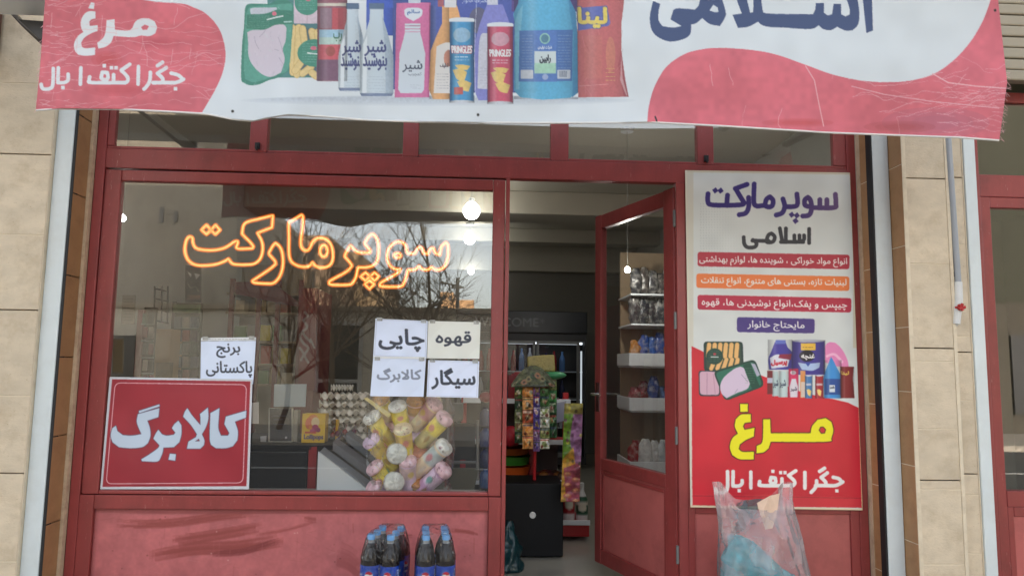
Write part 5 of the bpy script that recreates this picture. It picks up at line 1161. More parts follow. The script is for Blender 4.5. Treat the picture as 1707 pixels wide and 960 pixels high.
# white bottles with red label on its low shelf
def jar_art(c1, c2):
    cv = Canvas(0, 0, 60, 60, (214, 214, 210), 2); cv.rect(0, 18, 60, 50, c1); cv.rect(0, 26, 60, 34, c2); cv.ell(15, 38, 8, 7, (216, 210, 190)); cv.ell(45, 38, 8, 7, (216, 210, 190)); return cv
for i, (px_, py_, c1) in enumerate(((948, 862, (170, 34, 44)), (970, 862, (40, 84, 60)))):
    ja = jar_art(c1, (220, 214, 200)); p = at(px_, py_, 1.86); h = .30 if i == 0 else .24; r = .045
    t = thing('sauce_bottle', ('white bottle with a red label at the foot of the red rack', 'white bottle with a green label at the end of the red rack')[i], 'bottle', (p[0], 1.86, gz[0] + .001))
    sheet('bottle', 40, 24, lambda U, V, p=p, h=h: (p[0] + r * np.interp(V, [0, .12, .16, .4, 1], [.35, .35, .45, 1, 1]) * np.cos(U * 2 * pi), 1.86 + r * np.interp(V, [0, .12, .16, .4, 1], [.35, .35, .45, 1, 1]) * np.sin(U * 2 * pi), gz[0] + .002 + h * (1 - V)), lambda U, V, ja=ja: ja.sample(U * 60, V * 60), GLOSSP, t)
    MB().lathe([(r * .36, gz[0] + .002 + h), (r * .36, gz[0] + h + .03), (r * .2, gz[0] + h + .035)], Matrix.Translation((p[0], 1.86, 0)), 12).build('cap', mat('bottle_cap', (206, 206, 200), .4), t)
# green and orange trays, fruit coloured things at the left
for y0_, y1_, c, lab in ((779, 797, (206, 96, 30), 'orange plastic tray on the red rack'), (762, 777, (60, 130, 44), 'green plastic tray lying on the orange one'), (748, 760, (150, 76, 30), 'brown tray on top of the green one')):
    p = at(862, y1_, 1.78); q = at(884, y0_, 1.78)
    m_ = MB().lathe([(.13, 0), (.15, (q[2] - p[2]) * .9), (.155, (q[2] - p[2]) * .95), (.14, (q[2] - p[2]) * .9), (.02, .01)], Matrix.Translation((p[0] - .04, 1.94, p[2])), 24)
    tag(m_.build('tray', mat('tray_colour', c, .45), None, smooth='auto'), lab, 'tray')
p = atv(851, 727, 1.72); tag(MB().lathe([(.01, -.075), (.06, -.06), (.085, 0), (.06, .06), (.02, .075)], Matrix.Translation(p) , 18).build('ball', mat('red_net', (170, 30, 44), .5, var=.3, vscale=40), None, smooth=True), 'red round thing hanging at the left of the hanging snack rack', 'ball')
# red packets on the upper gondola shelf
for i in range(5):
    p = at(846 + i * 5.5, 640, 2.0); tag(box('packet', mat('packet_red', (120 + i * 6, 24, 30), .35), None, p[0], p[0] + .07, 1.90 + .01 * i, 1.98 + .01 * i, gz[3] + .001, gz[3] + .19 + .012 * (i % 3), .006), 'dark red tall packet standing on the top shelf of the red rack', 'packet', 'dark red packets on the rack')
rn = random.Random(12)
for i in range(9):
    p = at(902 + i * 4.2, 790, 1.85); c = rn.choice([(110, 50, 30), (60, 40, 34), (140, 90, 40), (90, 30, 34)])
    tag(MB().lathe([(.035, 0), (.045, .02), (.04, .05), (.015, .062)], Matrix.Translation((p[0], 1.86 + rn.uniform(-.04, .1), gz[1] + .001)), 10).build('snack_pot', mat('snack_brown', c, .4), None, smooth=True), 'small brown snack pot on the shelf below the hanging sachets', 'pot', 'small snack pots on the rack')

# hanging rack of sachets: arched card on top, strips below
HR = thing('sachet_rack', 'tall green and brown rack of hanging snack sachets under an arched card', 'display rack', at(892, 760, 1.45))
pal = [[(60, 84, 40), (34, 52, 34), (90, 96, 60)], [(176, 112, 50), (196, 140, 84), (150, 70, 40)], [(104, 74, 116), (70, 56, 120), (150, 130, 150)], [(60, 92, 50), (110, 120, 70), (196, 190, 170)], [(52, 110, 56), (40, 76, 44), (120, 130, 80)]]
pal = [[tuple(min(255, int(v * 1.3)) for v in c) for c in p] for p in pal]
def strip_art(p, n, seed):
    r = random.Random(seed); cv = Canvas(0, 0, 20, 22 * n, p[0], 2)
    for k in range(n):
        y = k * 22; cv.rect(0, y, 20, y + 22, r.choice(p)); cv.poly([(r.uniform(0, 6), y + r.uniform(5, 9)), (r.uniform(10, 18), y + r.uniform(4, 9)), (r.uniform(13, 20), y + r.uniform(13, 19)), (r.uniform(2, 9), y + r.uniform(14, 20))], r.choice(p + [(200, 186, 160), (150, 120, 80)]), True)
        for _ in range(3): cv.ell(r.uniform(4, 16), y + r.uniform(6, 19), r.uniform(1.5, 4), r.uniform(1.5, 4), r.choice([(120, 40, 30), (214, 190, 130), (60, 40, 30), (90, 100, 60), (206, 206, 200)]), r.uniform(.5, .9))
        cv.rect(1, y + r.uniform(1.5, 3), 19, y + r.uniform(4, 6), r.choice([(220, 210, 190), (170, 50, 46), (40, 50, 90), (50, 70, 44)]), .75)
        cv.rect(0, y, 20, y + 1, (40, 40, 36)); cv.stroke([(r.uniform(2, 18), y + 3), (r.uniform(2, 18), y + 20)], .8, (222, 220, 206), a=.6)
    cv.noise(.25, 3, seed); return cv
for i, (xa_, xb_, ya_, yb_, n) in enumerate(((858, 871, 645, 738, 5), (871, 889, 640, 748, 5), (889, 900, 640, 752, 6), (900, 916, 642, 748, 6), (914, 928, 630, 730, 5))):
    cv = strip_art(pal[i], n, i + 1); Y_ = 1.40 + .02 * (i % 2) + (.05 if i in (0, 4) else 0)
    st_ = sheet('sachet_strip', 40, 30 * n, lambda U, V, a=xa_, b=xb_, c=ya_, d=yb_, Y_=Y_, n=n: at(a + (b - a) * U, c + (d - c) * V, Y_ - .018 * np.abs(np.sin(V * pi * n)) * np.sin(U * pi) + .004 * np.sin(U * 9 + V * 40)), lambda U, V, cv=cv, n=n: cv.sample(U * 20, V * 22 * n), CRINKLE, HR, thick=.006)
ac = Canvas(0, 0, 70, 40, (90, 96, 66), 2); ac.noise(.35, 4, 3)
for k in range(9): ac.ell(6 + k * 7.3, 24 + 6 * sin(k), 5, 6, [(150, 140, 100), (60, 90, 60), (170, 120, 90)][k % 3]); ac.ell(6 + k * 7.3, 24 + 6 * sin(k), 2, 2.5, (60, 50, 40))
ac.stroke([(0, 38), (70, 38)], 2, (40, 40, 34))
ar = MB()
def arc(U, V):
    px_ = 852 + (926 - 852) * U; top = 643 - 34 * np.sin(pi * np.clip(U, 0.02, .98)) ** .8
    return at(px_, top + (645 - top) * V, 1.36 - .02 * np.sin(pi * U))
sheet('arched_card', 60, 30, arc, lambda U, V: ac.sample(U * 70, V * 40), CRINKLE, HR, thick=.008)
pc_ = at(892, 700, 1.47); MB().tube([(pc_[0], 1.475, .02), (pc_[0], 1.475, at(892, 625, 1.47)[2])], .012, 8).build('pole', REDM, HR)
yb = MB(); yb.prism([at(879, 594, 1.40), at(900, 592, 1.40), at(924, 591, 1.40), at(926, 620, 1.40), at(880, 617, 1.40)], (0, .06, 0)); tag(yb.build('snack_bag', mat('yellow_bag', (176, 160, 92), .35, var=.35, vscale=30, dirt=(70, 70, 40), dirt_amt=.8, dscale=30, bump=.6), None, bevel=.012, seg=3), 'pale yellow snack bag lying on top of the sachet rack', 'snack bag')
gb = MB().lathe([(.02, 0), (.07, .015), (.085, .03), (.06, .05), (.01, .055)], Matrix.Translation(atv(925, 632, 1.42)), 16); tag(gb.build('green_dish', mat('green_dish', (70, 150, 100), .4), None, smooth=True), 'small green dish beside the top of the sachet rack', 'dish')
wp = decal('price_card', [(926, 672), (944, 668), (945, 700), (927, 705)], paper_art([(926, 672), (944, 668), (945, 700), (927, 705)], [], (176, 176, 190), frame=False), PAPER, None, 1.5, 1.0, thick=.003); tag(wp, 'white paper card behind the hanging sachets', 'card')
# hanging pictured strip on the right of it
hs = Canvas(934, 670, 978, 842, (110, 130, 40), 3)
hs.poly([(934, 670), (978, 670), (976, 690), (934, 690)], (150, 140, 70)); hs.poly([(934, 690), (958, 690), (956, 745), (934, 770)], (104, 140, 44)); hs.poly([(956, 690), (978, 690), (976, 760), (958, 790), (950, 730)], (150, 104, 140)); hs.poly([(934, 770), (956, 745), (962, 800), (940, 842), (934, 842)], (196, 150, 60)); hs.poly([(940, 780), (968, 770), (966, 842), (944, 842)], (150, 70, 84))
for k in range(6): hs.ell(946 + (k % 2) * 14, 790 + k * 9, 7, 4, (170, 96, 76)); hs.ell(946 + (k % 2) * 14, 789 + k * 9, 4, 2, (206, 150, 110))
for k in range(14): hs.ell(938 + random.Random(k).uniform(0, 36), 676 + random.Random(k + 50).uniform(0, 100), 2.5, 3, random.Random(k + 9).choice([(70, 60, 40), (206, 196, 90), (110, 60, 90)]), .8)
hs.noise(.2, 4, 4)
o = sheet('hanging_strip', 40, 120, lambda U, V: at(941 + 31 * U - 6 * V + 3 * V * U * 0, 672 + 164 * V, 1.12 + .012 * np.sin(U * 5 + V * 20) - .012 * np.sin(V * 40)), lambda U, V: hs.sample(941 + 31 * U - 6 * V, 672 + 164 * V), CRINKLE, None, thick=.006)
tag(o, 'long green and purple strip of sweets hanging in the doorway, right of the sachets', 'sweets strip')
# black box with a white dot in front of the rack
BB = thing('black_box', 'black floor box with a white round mark, in front of the red rack', 'box', (at(895, 900, 1.3)[0], 1.3, 0))
bx0, bx1, bzt = at(846, 850, 1.3)[0] - .16, at(939, 850, 1.3)[0], at(895, 806, 1.3)[2]
box('body', BLACK, BB, bx0, bx1, 1.3, 1.7, 0.012, bzt, .006)
MB().lathe([(.022, 0), (.022, .004), (.018, .006)], Matrix.Translation(atv(888, 858, 1.2985)) @ Matrix.Rotation(pi / 2, 4, 'X'), 20).build('round_mark', mat('mark_white', (226, 226, 222), .4), BB)
tb_ = MB(); vs = []; fs = []
for i in range(17):
    f = i / 16; pr = (1 - f) ** .5 * .75 + .25 * (1 - f)
    for a in range(28):
        t_ = 2 * pi * a / 28; n_ = mnoise.noise(Vector((cos(t_) * 2, sin(t_) * 2, f * 6))) * .025; p0 = at(854, 930, 1.0)
        vs.append((p0[0] - .02 + (.095 * max(.12, pr) + n_) * cos(t_), 1.02 + (.09 * max(.12, pr) + n_) * sin(t_), .004 + .30 * f + n_ * .3))
for i in range(16):
    for a in range(28): fs.append((i * 28 + a, i * 28 + (a + 1) % 28, (i + 1) * 28 + (a + 1) % 28, (i + 1) * 28 + a))
fs.append(tuple(range(27, -1, -1))); tb_.add(vs, fs); tag(tb_.build('rubbish_bag', mat('dark_teal_bag', (16, 56, 62), .3, var=.3, vscale=15, bump=.7, bscale=25), None, smooth=True), 'dark teal rubbish bag on the floor just inside the doorway', 'bag')

# shelf with white bins behind the open door
WS = thing('wall_shelf', 'shelf unit with white bins along the right wall behind the open door', 'shelf', (1.7, 2.0, 0))
sx0, sx1 = at(1051, 600, 1.95)[0], 2.3
b_ = MB(); b_.box(sx0 + .02, sx1, 2.45, 2.48, .05, 2.3); b_.build('back_board', mat('shelf_board', (150, 128, 100), .6, var=.1), WS)
for k, y_ in enumerate((815, 790, 684, 610, 540, 490)):
    z = at(1078, y_, 1.95)[2]; box('shelf_board', WHITEP, WS, sx0, sx1, 1.92, 2.445, z - .015, z)
    if k in (1, 2, 3): bn = MB(); bn.box(sx0 - .02, sx1, 1.90, 1.915, z, z + .10); bn.box(sx0 - .02, sx0 - .005, 1.9155, 2.4, z, z + .10); bn.build_each('bin', WHITEP, WS, bevel=.002)
rn = random.Random(5)
for k, (y_, n, cs) in enumerate(((790, 11, ((150, 40, 44), (206, 206, 204), (206, 206, 204), (190, 196, 200))), (684, 11, ((120, 30, 36), (120, 30, 36), (34, 60, 120), (90, 120, 170))), (610, 11, ((180, 120, 50), (30, 70, 150), (40, 90, 170), (30, 70, 150))), (540, 9, ((60, 60, 62), (40, 44, 50))), (490, 9, ((50, 50, 54), (66, 60, 58))))):
    z = at(1078, y_, 1.95)[2]
    for i in range(n):
        c = cs[i % len(cs)]; h = rn.uniform(.20, .28); x_ = sx0 + .05 + i * .07; yy = 1.99 + rn.uniform(-.02, .05)
        nm_ = {(206, 206, 204): 'white', (190, 196, 200): 'pale grey', (150, 40, 44): 'red', (34, 60, 120): 'navy', (120, 30, 36): 'dark red', (90, 120, 170): 'light blue', (30, 70, 150): 'blue', (40, 90, 170): 'bright blue', (180, 120, 50): 'amber', (60, 60, 62): 'grey', (40, 44, 50): 'dark', (50, 50, 54): 'charcoal', (66, 60, 58): 'brown grey'}[c]
        m_ = MB(); vs = []; fs = []; sd = rn.uniform(0, 50); rw = rn.uniform(.044, .06); h *= rn.uniform(.75, 1.1)
        for a_ in range(13):
            f = a_ / 12; pr = min(1, .55 + f * 3) * (1 - max(0, f - .6) ** 1.5 * 2.6)
            for q_ in range(18):
                t_ = 2 * pi * q_ / 18; n_ = mnoise.noise(Vector((cos(t_) * 2 + sd, sin(t_) * 2, f * 5))) * .018
                vs.append((x_ + (rw * max(.18, pr) + n_) * cos(t_), yy + (rw * .6 * max(.06, pr) + n_) * sin(t_), z + .002 + h * f + n_ * .5 * f))
        for a_ in range(12):
            for q_ in range(18): fs.append((a_ * 18 + q_, a_ * 18 + (q_ + 1) % 18, (a_ + 1) * 18 + (q_ + 1) % 18, (a_ + 1) * 18 + q_))
        fs.append(tuple(range(17, -1, -1))); fs.append(tuple(12 * 18 + q_ for q_ in range(18))); m_.add(vs, fs)
        tag(m_.build('pouch', mat('pouch_colour', c, .25, var=.35, vscale=30, bump=.6, bscale=30, dirt=(206, 200, 190), dirt_amt=.7, dscale=22), None, smooth=True), '%s crumpled pack on the %s behind the open door' % (nm_, ('lowest white shelf bin', 'middle white shelf bin', 'upper white shelf bin', 'board above the bins', 'topmost board')[k]), 'pack', '%s packs on the %s behind the door' % (nm_, ('lowest bin', 'middle bin', 'upper bin', 'board above the bins', 'topmost board')[k]))

# ------------------------------------------------------------------ counter and what stands on it
zc_ = at(480, 739, .62)[2]
CT = thing('shop_counter', 'black counter with a rounded end and a red corner post, behind the window', 'counter', (-1.2, .9, 0))
xl, xr = -2.3, at(520, 745, .62)[0]
ctp = [(xl, .60), (xr, .60)] + [(xr + .30 * sin(a), .90 - .30 * cos(a)) for a in np.linspace(.15, pi / 2, 8)] + [(xr + .30, 1.25), (xl, 1.25)]
MB().prism([(a, b, zc_ - .035) for a, b in ctp], (0, 0, .035)).build('top', BLACK, CT, bevel=.004)
box('front', BLACK, CT, xl, xr - .03, .64, 1.2, 0.02, zc_ - .036, .003)
pbox('post', REDM, CT, 513, 744, 527, 818, .60, .05); 
fl = MB(); a_ = at(405, 752, .63); b_ = at(510, 752, .63); fl.box(a_[0], b_[0], .632, .6395, a_[2] - .006, a_[2]); fl.build('trim_line', GREYM, CT)
# stepped white and grey display slope
SL = thing('display_slope', 'white and grey sloping display stand low behind the window, beside the red post', 'display stand', at(570, 818, .4))
MB().prism([at(530, 752, .36), at(527, 830, .36), at(618, 830, .36), at(612, 815, .36)], (0, .02, 0)).build('side_panel', WHITEP, SL, bevel=.002)
for k, (c, dy, ox, oy) in enumerate((((150, 154, 160), .0, 0, 0), ((124, 122, 124), .13, 22, -16), ((110, 114, 120), .26, 44, -30))):
    m_ = mat('slope_grey', c, .4, var=.05)
    A_, B_ = atv(533 + ox, 752 + oy, .385 + dy), atv(628 + ox, 822 + oy, .385 + dy)
    MB().prism([A_, A_ + Vector((0, .12, .012)), B_ + Vector((0, .12, .012)), B_], (0, .0, -.05)).build('slope_board', m_, SL, bevel=.003)
MB().box(A_[0] - .05, B_[0], .40, .76, .02, .35).build('base', mat('slope_base', (60, 62, 66), .6), SL)

# yellow sweets box, screen, papers
YB = thing('lollipop_box', 'yellow lollipop box printed with fruit, at the edge of the black counter', 'sweets box', (at(524, 738, .66)[0], .66, zc_))
la = Canvas(500, 684, 545, 744, (228, 184, 40), 5); la.noise(.04, 8, 2)
for (x, y, rx, ry, c) in ((522, 700, 9, 9, (224, 130, 70)), (515, 706, 6, 10, (220, 110, 70)), (526, 704, 7, 9, (228, 200, 150)), (526, 714, 6, 6, (176, 40, 96)), (521, 718, 4, 4, (190, 60, 110)), (531, 717, 4, 4, (150, 40, 90)), (518, 713, 3, 4, (226, 140, 60))): la.ell(x, y, rx, ry, c)
la.rect(509, 720, 528, 723, (196, 60, 50)); la.text('Lollipops', (508, 725, 540, 735), (70, 50, 110), .5, True)
zy1 = at(524, 689, .66)[2]; xy0, xy1 = at(503.5, 715, .66)[0], at(542, 715, .66)[0]
sheet('front', 130, 160, lambda U, V: (xy0 + (xy1 - xy0) * U, .655 + 0 * U, zy1 + (zc_ + .002 - zy1) * V), lambda U, V: la.sample(503.5 + 39 * U, 689 + 50 * V), PAPER, YB, thick=.004)
box('body', mat('yellow_card', (216, 170, 36), .5), YB, xy0 + .001, xy1 - .001, .661, .76, zc_ + .003, zy1 - .002, .003)
rn = random.Random(2)
for i in range(12):
    p = Vector((xy1 + .03 + rn.uniform(0, .12), .70 + rn.uniform(-.04, .1), zc_ + .02 + rn.uniform(0, .07))); c = [(110, 50, 70), (70, 40, 90), (150, 60, 60), (206, 190, 190), (90, 70, 40)][i % 5]
    lp = MB().lathe([(.003, -.017), (.013, -.01), (.017, 0), (.013, .01), (.003, .017)], Matrix.Translation(p), 10); lp.tube([p, p + Vector((.01, -.005, -.05 if p.z > zc_ + .07 else .045))], .002, 5)
    tag(lp.build('lollipop', mat('lolly', c, .25), None, smooth=True), 'small wrapped lollipop in the heap right of the yellow box', 'lollipop', 'lollipops beside the yellow box')
YS = pbox('sweets_strip', mat('strip_yellow', (206, 160, 40), .4), None, 559, 699, 564, 734, .70, .03, label='narrow yellow card standing in the heap of lollipops', cat='card')
TV = thing('card_terminal', 'dark screen in a pale frame standing on the counter', 'screen', at(468, 738, .72))
sc_ = Canvas(446, 678, 492, 742, (200, 196, 180), 4); sc_.rect(450, 681, 486, 735, (26, 30, 42)); 
for k, y_ in enumerate((693, 699, 707)): sc_.stroke([(456, y_), (478 - 6 * (k % 2), y_)], .9, (78, 92, 130), a=.7)
sc_.ell(477, 729, 2, 2, (170, 170, 170))
decal('screen', [(448, 680), (488, 681), (486, 739), (447, 738)], sc_, GLOSSP, TV, .70, 2.0, thick=.02)
pbox('stand', mat('stand_beige', (150, 144, 128), .5), TV, 486, 684, 496, 738, .722, .06)
for q, c, lab, Y_ in (([(457, 640), (511, 640), (509, 678), (456, 678)], (178, 190, 192), 'pale grey sheet standing behind the dark screen', .86), ([(419, 671), (431, 670), (431, 706), (419, 706)], (206, 196, 190), 'small pinkish note at the right edge of the red sign', .12), ([(434, 727), (444, 726), (443, 736), (434, 736)], (190, 190, 190), 'tiny white slip on the counter left of the screen', .68)):
    tag(decal('paper_sheet', q, paper_art(q, [], c, frame=False), PAPER, None, Y_, 1.0, thick=.004), lab, 'paper')
# egg trays
EG = mat('egg_tray_pulp', (226, 220, 206), 0.9, var=.1, vscale=20, bump=.3, bscale=80)
def tray_mesh():
    n = 49; vs = []; fs = []; S = .30
    for k in (0, 1):
        for j in range(n):
            for i in range(n):
                u, v = i / (n - 1), j / (n - 1); z = .019 * (cos(2 * pi * u * 4.0) * sin(2 * pi * v * 4.0 + .6)) + (.004 if k else 0)
                vs.append(((u - .5) * S, (v - .5) * S, z + .022))
    N_ = n * n
    for j in range(n - 1):
        for i in range(n - 1):
            a = j * n + i; fs.append((a + N_, a + 1 + N_, a + n + 1 + N_, a + n + N_)); fs.append((a, a + n, a + n + 1, a + 1))
    for i in range(n - 1):
        for a, b in ((i, i + 1), (N_ - n + i + 1, N_ - n + i)): fs.append((a, b, b + N_, a + N_))
        for a, b in (((i + 1) * n, i * n), (i * n + n - 1, (i + 1) * n + n - 1)): fs.append((a, b, b + N_, a + N_))
    m = MB(); m.add(vs, fs); return m
ez = zc_ + .0; ex = at(573, 705, .92)[0]
e0 = tray_mesh().build('egg_tray', EG, None, smooth=True)
NT = 6
ords = ['lowest', 'second lowest', 'third from the bottom', 'middle', 'second from the top', 'topmost full']
for k in range(NT):
    o = e0 if k == 0 else e0.copy()
    if k: COL.objects.link(o)
    o.location = (ex + random.Random(k).uniform(-.008, .008), .92 + random.Random(k + 9).uniform(-.008, .008), ez + .001 + k * .049); o.rotation_euler = (0, 0, radians(14 + random.Random(k + 3).uniform(-3, 3)) + (pi / 2 if k % 2 else 0))
    tag(o, 'grey pulp egg tray, the %s one of the stack on the counter' % ords[k], 'egg tray', 'stack of egg trays')
o = e0.copy(); COL.objects.link(o); o.scale = (.45, .45, 1); o.location = (ex - .02, .92, ez + NT * .049 + .002); tag(o, 'small piece of egg tray lying on top of the stack', 'egg tray', 'stack of egg trays')

# bunch of snack tubs behind the glass
def tub_art(c_lid, c1, c2, seed):
    r = random.Random(seed); cv = Canvas(0, 0, 80, 60, c1, 2); cv.rect(0, 0, 80, 20, c_lid); cv.rect(0, 20, 80, 23, c2); cv.rect(0, 38, 80, 60, c2); cv.noise(.12, 6, seed)
    for x0_ in (0, 27, 54):
        for _ in range(5): x = x0_ + r.uniform(6, 20); y = r.uniform(9, 16); cv.stroke([(x, y), (x + r.uniform(-3, 3), y + r.uniform(-2, 3))], 1.3, r.choice([(110, 50, 70), (90, 60, 50)]), a=.8)
        cv.ell(x0_ + 13, 32, 5, 4, r.choice([(90, 160, 150), (220, 190, 90), (210, 120, 130)]), .8); cv.ell(x0_ + 20, 45, 3, 5, r.choice([(150, 110, 40), (230, 220, 210)]), .7)
    return cv
PK, YL, WH, CR, LI = (248, 206, 216), (236, 216, 84), (246, 246, 238), (250, 226, 190), (236, 208, 236)
tubs = [((85, 255), (235, 480), WH, YL, (196, 170, 50), .17, 'yellow tub with white lid, upper left of the snack bunch'), ((75, 455), (260, 660), LI, (206, 176, 80), YL, .15, 'tub with lilac lid, middle left of the snack bunch'), ((105, 680), (270, 860), PK, YL, (196, 160, 60), .14, 'tub with pink lid, lower left of the snack bunch'),
        ((310, 165), (355, 350), WH, YL, (206, 190, 60), .13, 'yellow tub with white lid, upright at the top middle'), ((358, 350), (390, 600), CR, (214, 176, 84), YL, .11, 'cream lidded tub upright in the middle of the bunch'), ((400, 620), (410, 850), PK, (220, 190, 190), LI, .12, 'pale pink tub upright at the bottom middle'),
        ((735, 265), (540, 470), PK, YL, (210, 196, 130), .14, 'yellow tub with pink lid, upper right of the snack bunch'), ((735, 505), (490, 720), WH, (196, 206, 206), CR, .12, 'white tub with small blue mark, middle right of the bunch'), ((730, 700), (500, 900), PK, LI, (206, 160, 200), .13, 'lilac pink tub, lower right of the snack bunch'),
        ((650, 150), (480, 330), PK, (222, 170, 180), CR, .20, 'pink tub at the back, top right of the bunch'), ((470, 120), (460, 300), (214, 150, 70), (206, 150, 60), PK, .22, 'orange lidded tub at the back, top of the bunch'), ((165, 110), (230, 260), (216, 160, 80), YL, CR, .21, 'orange yellow tub at the back, top left of the bunch'),
        ((500, 540), (450, 720), (206, 140, 110), (204, 150, 80), PK, .19, 'orange pink tub deep in the middle of the bunch'), ((100, 850), (230, 960), PK, LI, YL, .14, 'lilac tub at the very bottom left of the bunch'), ((480, 800), (440, 960), (196, 130, 60), (190, 130, 60), YL, .18, 'orange brown tub at the bottom middle of the bunch')]
tubs += [((620, 120), (600, 300), CR, PK, YL, .27, 'cream lidded pink tub half hidden at the back, top of the bunch'), ((250, 330), (290, 500), PK, (226, 190, 90), CR, .27, 'pink lidded tub half hidden at the back, left of the middle'), ((480, 420), (470, 590), LI, PK, YL, .27, 'lilac lidded tub half hidden behind the middle'), ((610, 480), (540, 600), CR, YL, PK, .28, 'cream and yellow tub half hidden at the back, right of the middle'),
         ((200, 600), (330, 760), WH, (230, 200, 110), PK, .26, 'white lidded tub half hidden at the back, lower left'), ((640, 640), (560, 760), PK, YL, LI, .28, 'pink and yellow tub half hidden at the back, lower right'), ((380, 760), (390, 930), CR, YL, PK, .26, 'cream tub half hidden at the back, bottom of the bunch'), ((590, 250), (500, 380), PK, LI, CR, .26, 'lilac and pink tub half hidden at the back, upper right')]
def tub(A, Bp, c_lid, c1, c2, label, seed, r=.046):
    A, Bp = Vector(A), Vector(Bp); Bp = A + (Bp - A) * 1.22; ax = (A - Bp); L = ax.length; q = ax.to_track_quat('Z', 'Y').to_matrix().to_4x4(); q.translation = Bp
    t = thing('snack_tub', label, 'snack tub', Bp, 'bunch of snack tubs')
    cv = tub_art(c_lid, c1, c2, seed); nq = np.array(q)
    def loc(R_, Z_, U):
        th = U * 2 * pi; x, y, z = R_ * np.cos(th), R_ * np.sin(th), Z_
        return tuple(nq[i, 0] * x + nq[i, 1] * y + nq[i, 2] * z + nq[i, 3] for i in range(3))
    sheet('body', 60, 24, lambda U, V: loc(r * np.interp(V, [0, .05, .98, 1], [1, .98, .88, .3]), L * (1 - V) * .86, U), lambda U, V: cv.sample(U * 80, 20 + V * 40), GLOSSP, t)
    sheet('lid', 60, 16, lambda U, V: loc(r * np.interp(V, [0, .15, .4, .6, .62, .9, 1], [.02, .55, .92, 1.05, 1.08, 1.08, 1.0]), L * .86 + L * .16 * np.interp(V, [0, .15, .4, .6, .62, 1], [1, .98, .8, .6, .4, -.12]), U), lambda U, V: cv.sample(U * 80, V * 20), CRINKLE, t)
for i, (p, q, a, b, c, y, lab) in enumerate(tubs):
    (xa_, ya_), (xb_, yb_) = zc([p], 5.052, 600, 640)[0], zc([q], 5.052, 600, 640)[0]
    tub(at(xa_, ya_, y - .02), at(xb_, yb_, y + .05), a, b, c, lab, i + 1)
for i, ((x, y), lab) in enumerate((((315, 590), 'white lidded tub pointing at the window, middle of the bunch'), ((290, 830), 'white lidded tub pointing at the window, bottom of the bunch'))):
    xa_, ya_ = zc([(x, y)], 5.052, 600, 640)[0]; tub(at(xa_, ya_, .06), at(xa_ - 6, ya_ - 6, .22), (224, 224, 216), WH, YL, lab, 30 + i, .050)
wr = MB(); nW = 40; vs = []; fs = []
for i in range(15):
    f = i / 14; py_ = 652 + 172 * f
    for a in range(nW):
        t_ = 2 * pi * a / nW; c0 = at(684, py_, .16); hw = np.interp(f, [0, .2, .6, 1], [.21, .235, .235, .20]); n_ = mnoise.noise(Vector((cos(t_) * 4, sin(t_) * 4, f * 9))) * .022
        vs.append((c0[0] + (hw + n_) * cos(t_), .165 + (.115 + n_ * .5) * sin(t_), c0[2]))
for i in range(14):
    for a in range(nW): fs.append((i * nW + a, i * nW + (a + 1) % nW, (i + 1) * nW + (a + 1) % nW, (i + 1) * nW + a))
wr.add(vs, fs); tag(wr.build('clear_wrap', film_mat('clear_wrap', (240, 238, 240), .985, .12, 1.0, 13.0, .07, vary=.012), None, smooth=True), 'clear crinkled wrap round the whole bunch of snack tubs', 'wrap')
st2 = MB(); st2.prism([at(606, 664, .10), at(612, 662, .10), at(652, 690, .10), at(648, 696, .10)], (0, .004, 0)); tag(st2.build('ribbon', mat('pale_yellow', (214, 196, 130), .5), None), 'pale yellow strip sticking out at the upper left of the snack bunch', 'ribbon')

tag(box('window_shelf', mat('shelf_pale', (200, 198, 190), .6), None, -1.84, .06, .07, .50, .50, at(690, 824, .3)[2] - .004, .003), 'pale display shelf behind the window under the snack tubs', 'shelf')  # shelf made pale to bounce light up onto the tubs
# grey stand and dark blue bottles right of the bunch
GS = thing('grey_stand', 'pale grey metal stand behind the snack tubs, right part of the window', 'stand', at(770, 800, .95))
g = MB()
for (xa_, ya_, xb_, yb_) in ((747, 655, 747, 775), (744, 770, 795, 770), (796, 700, 796, 800), (747, 700, 770, 700)): g.tube([at(xa_, ya_, .95), at(xb_, yb_, .95)], .010, 8)
g.build('bar', GREYM, GS, smooth='auto'); pbox('dark_panel', BLACKM, GS, 752, 705, 792, 766, .98, .02); pbox('grey_box', mat('stand_grey', (104, 106, 104), .5), GS, 748, 672, 772, 700, .93, .1)
MB().prism([at(746, 780, .94), at(798, 780, .94), at(790, 818, .94), at(750, 818, .94)], (0, .02, 0)).build('base_panel', mat('stand_olive', (84, 82, 66), .5), GS)
for k in range(4):
    a_ = at(809, 695 + k * 34, .42); c = [(26, 40, 84), (34, 54, 104), (24, 34, 70), (40, 66, 110)][k]
    tag(MB().lathe([(.03, 0), (.034, .006), (.034, .07), (.028, .085), (.014, .098), (.014, .105)], Matrix.Translation((a_[0], .42, a_[2] - .05)), 14).build('blue_bottle', mat('navy_bottle', c, .2, var=.3, vscale=40), None, smooth='auto'), 'small dark blue bottle, number %s from the top of the column by the window edge' % ('one', 'two', 'three', 'four')[k], 'bottle', 'dark blue bottles by the window edge')
a_ = atv(810, 700, .40); tag(MB().lathe([(.004, -.03), (.03, -.022), (.04, 0), (.03, .024), (.004, .032)], Matrix.Translation(atv(810, 662, .42)), 14).build('red_packet', mat('red_shiny', (130, 24, 34), .3, var=.3, vscale=40, bump=.4), None, smooth=True), 'red shiny packet on top of the dark blue bottles', 'packet')
box('bottle_column', BLACKM, tag(thing('bottle_stand', 'dark stand holding the column of blue bottles at the window edge', 'stand', (at(809, 750, .5)[0], .5, .6)), None, None), at(800, 750, .5)[0], at(822, 750, .5)[0], .47, .5, .5, at(809, 650, .5)[2])

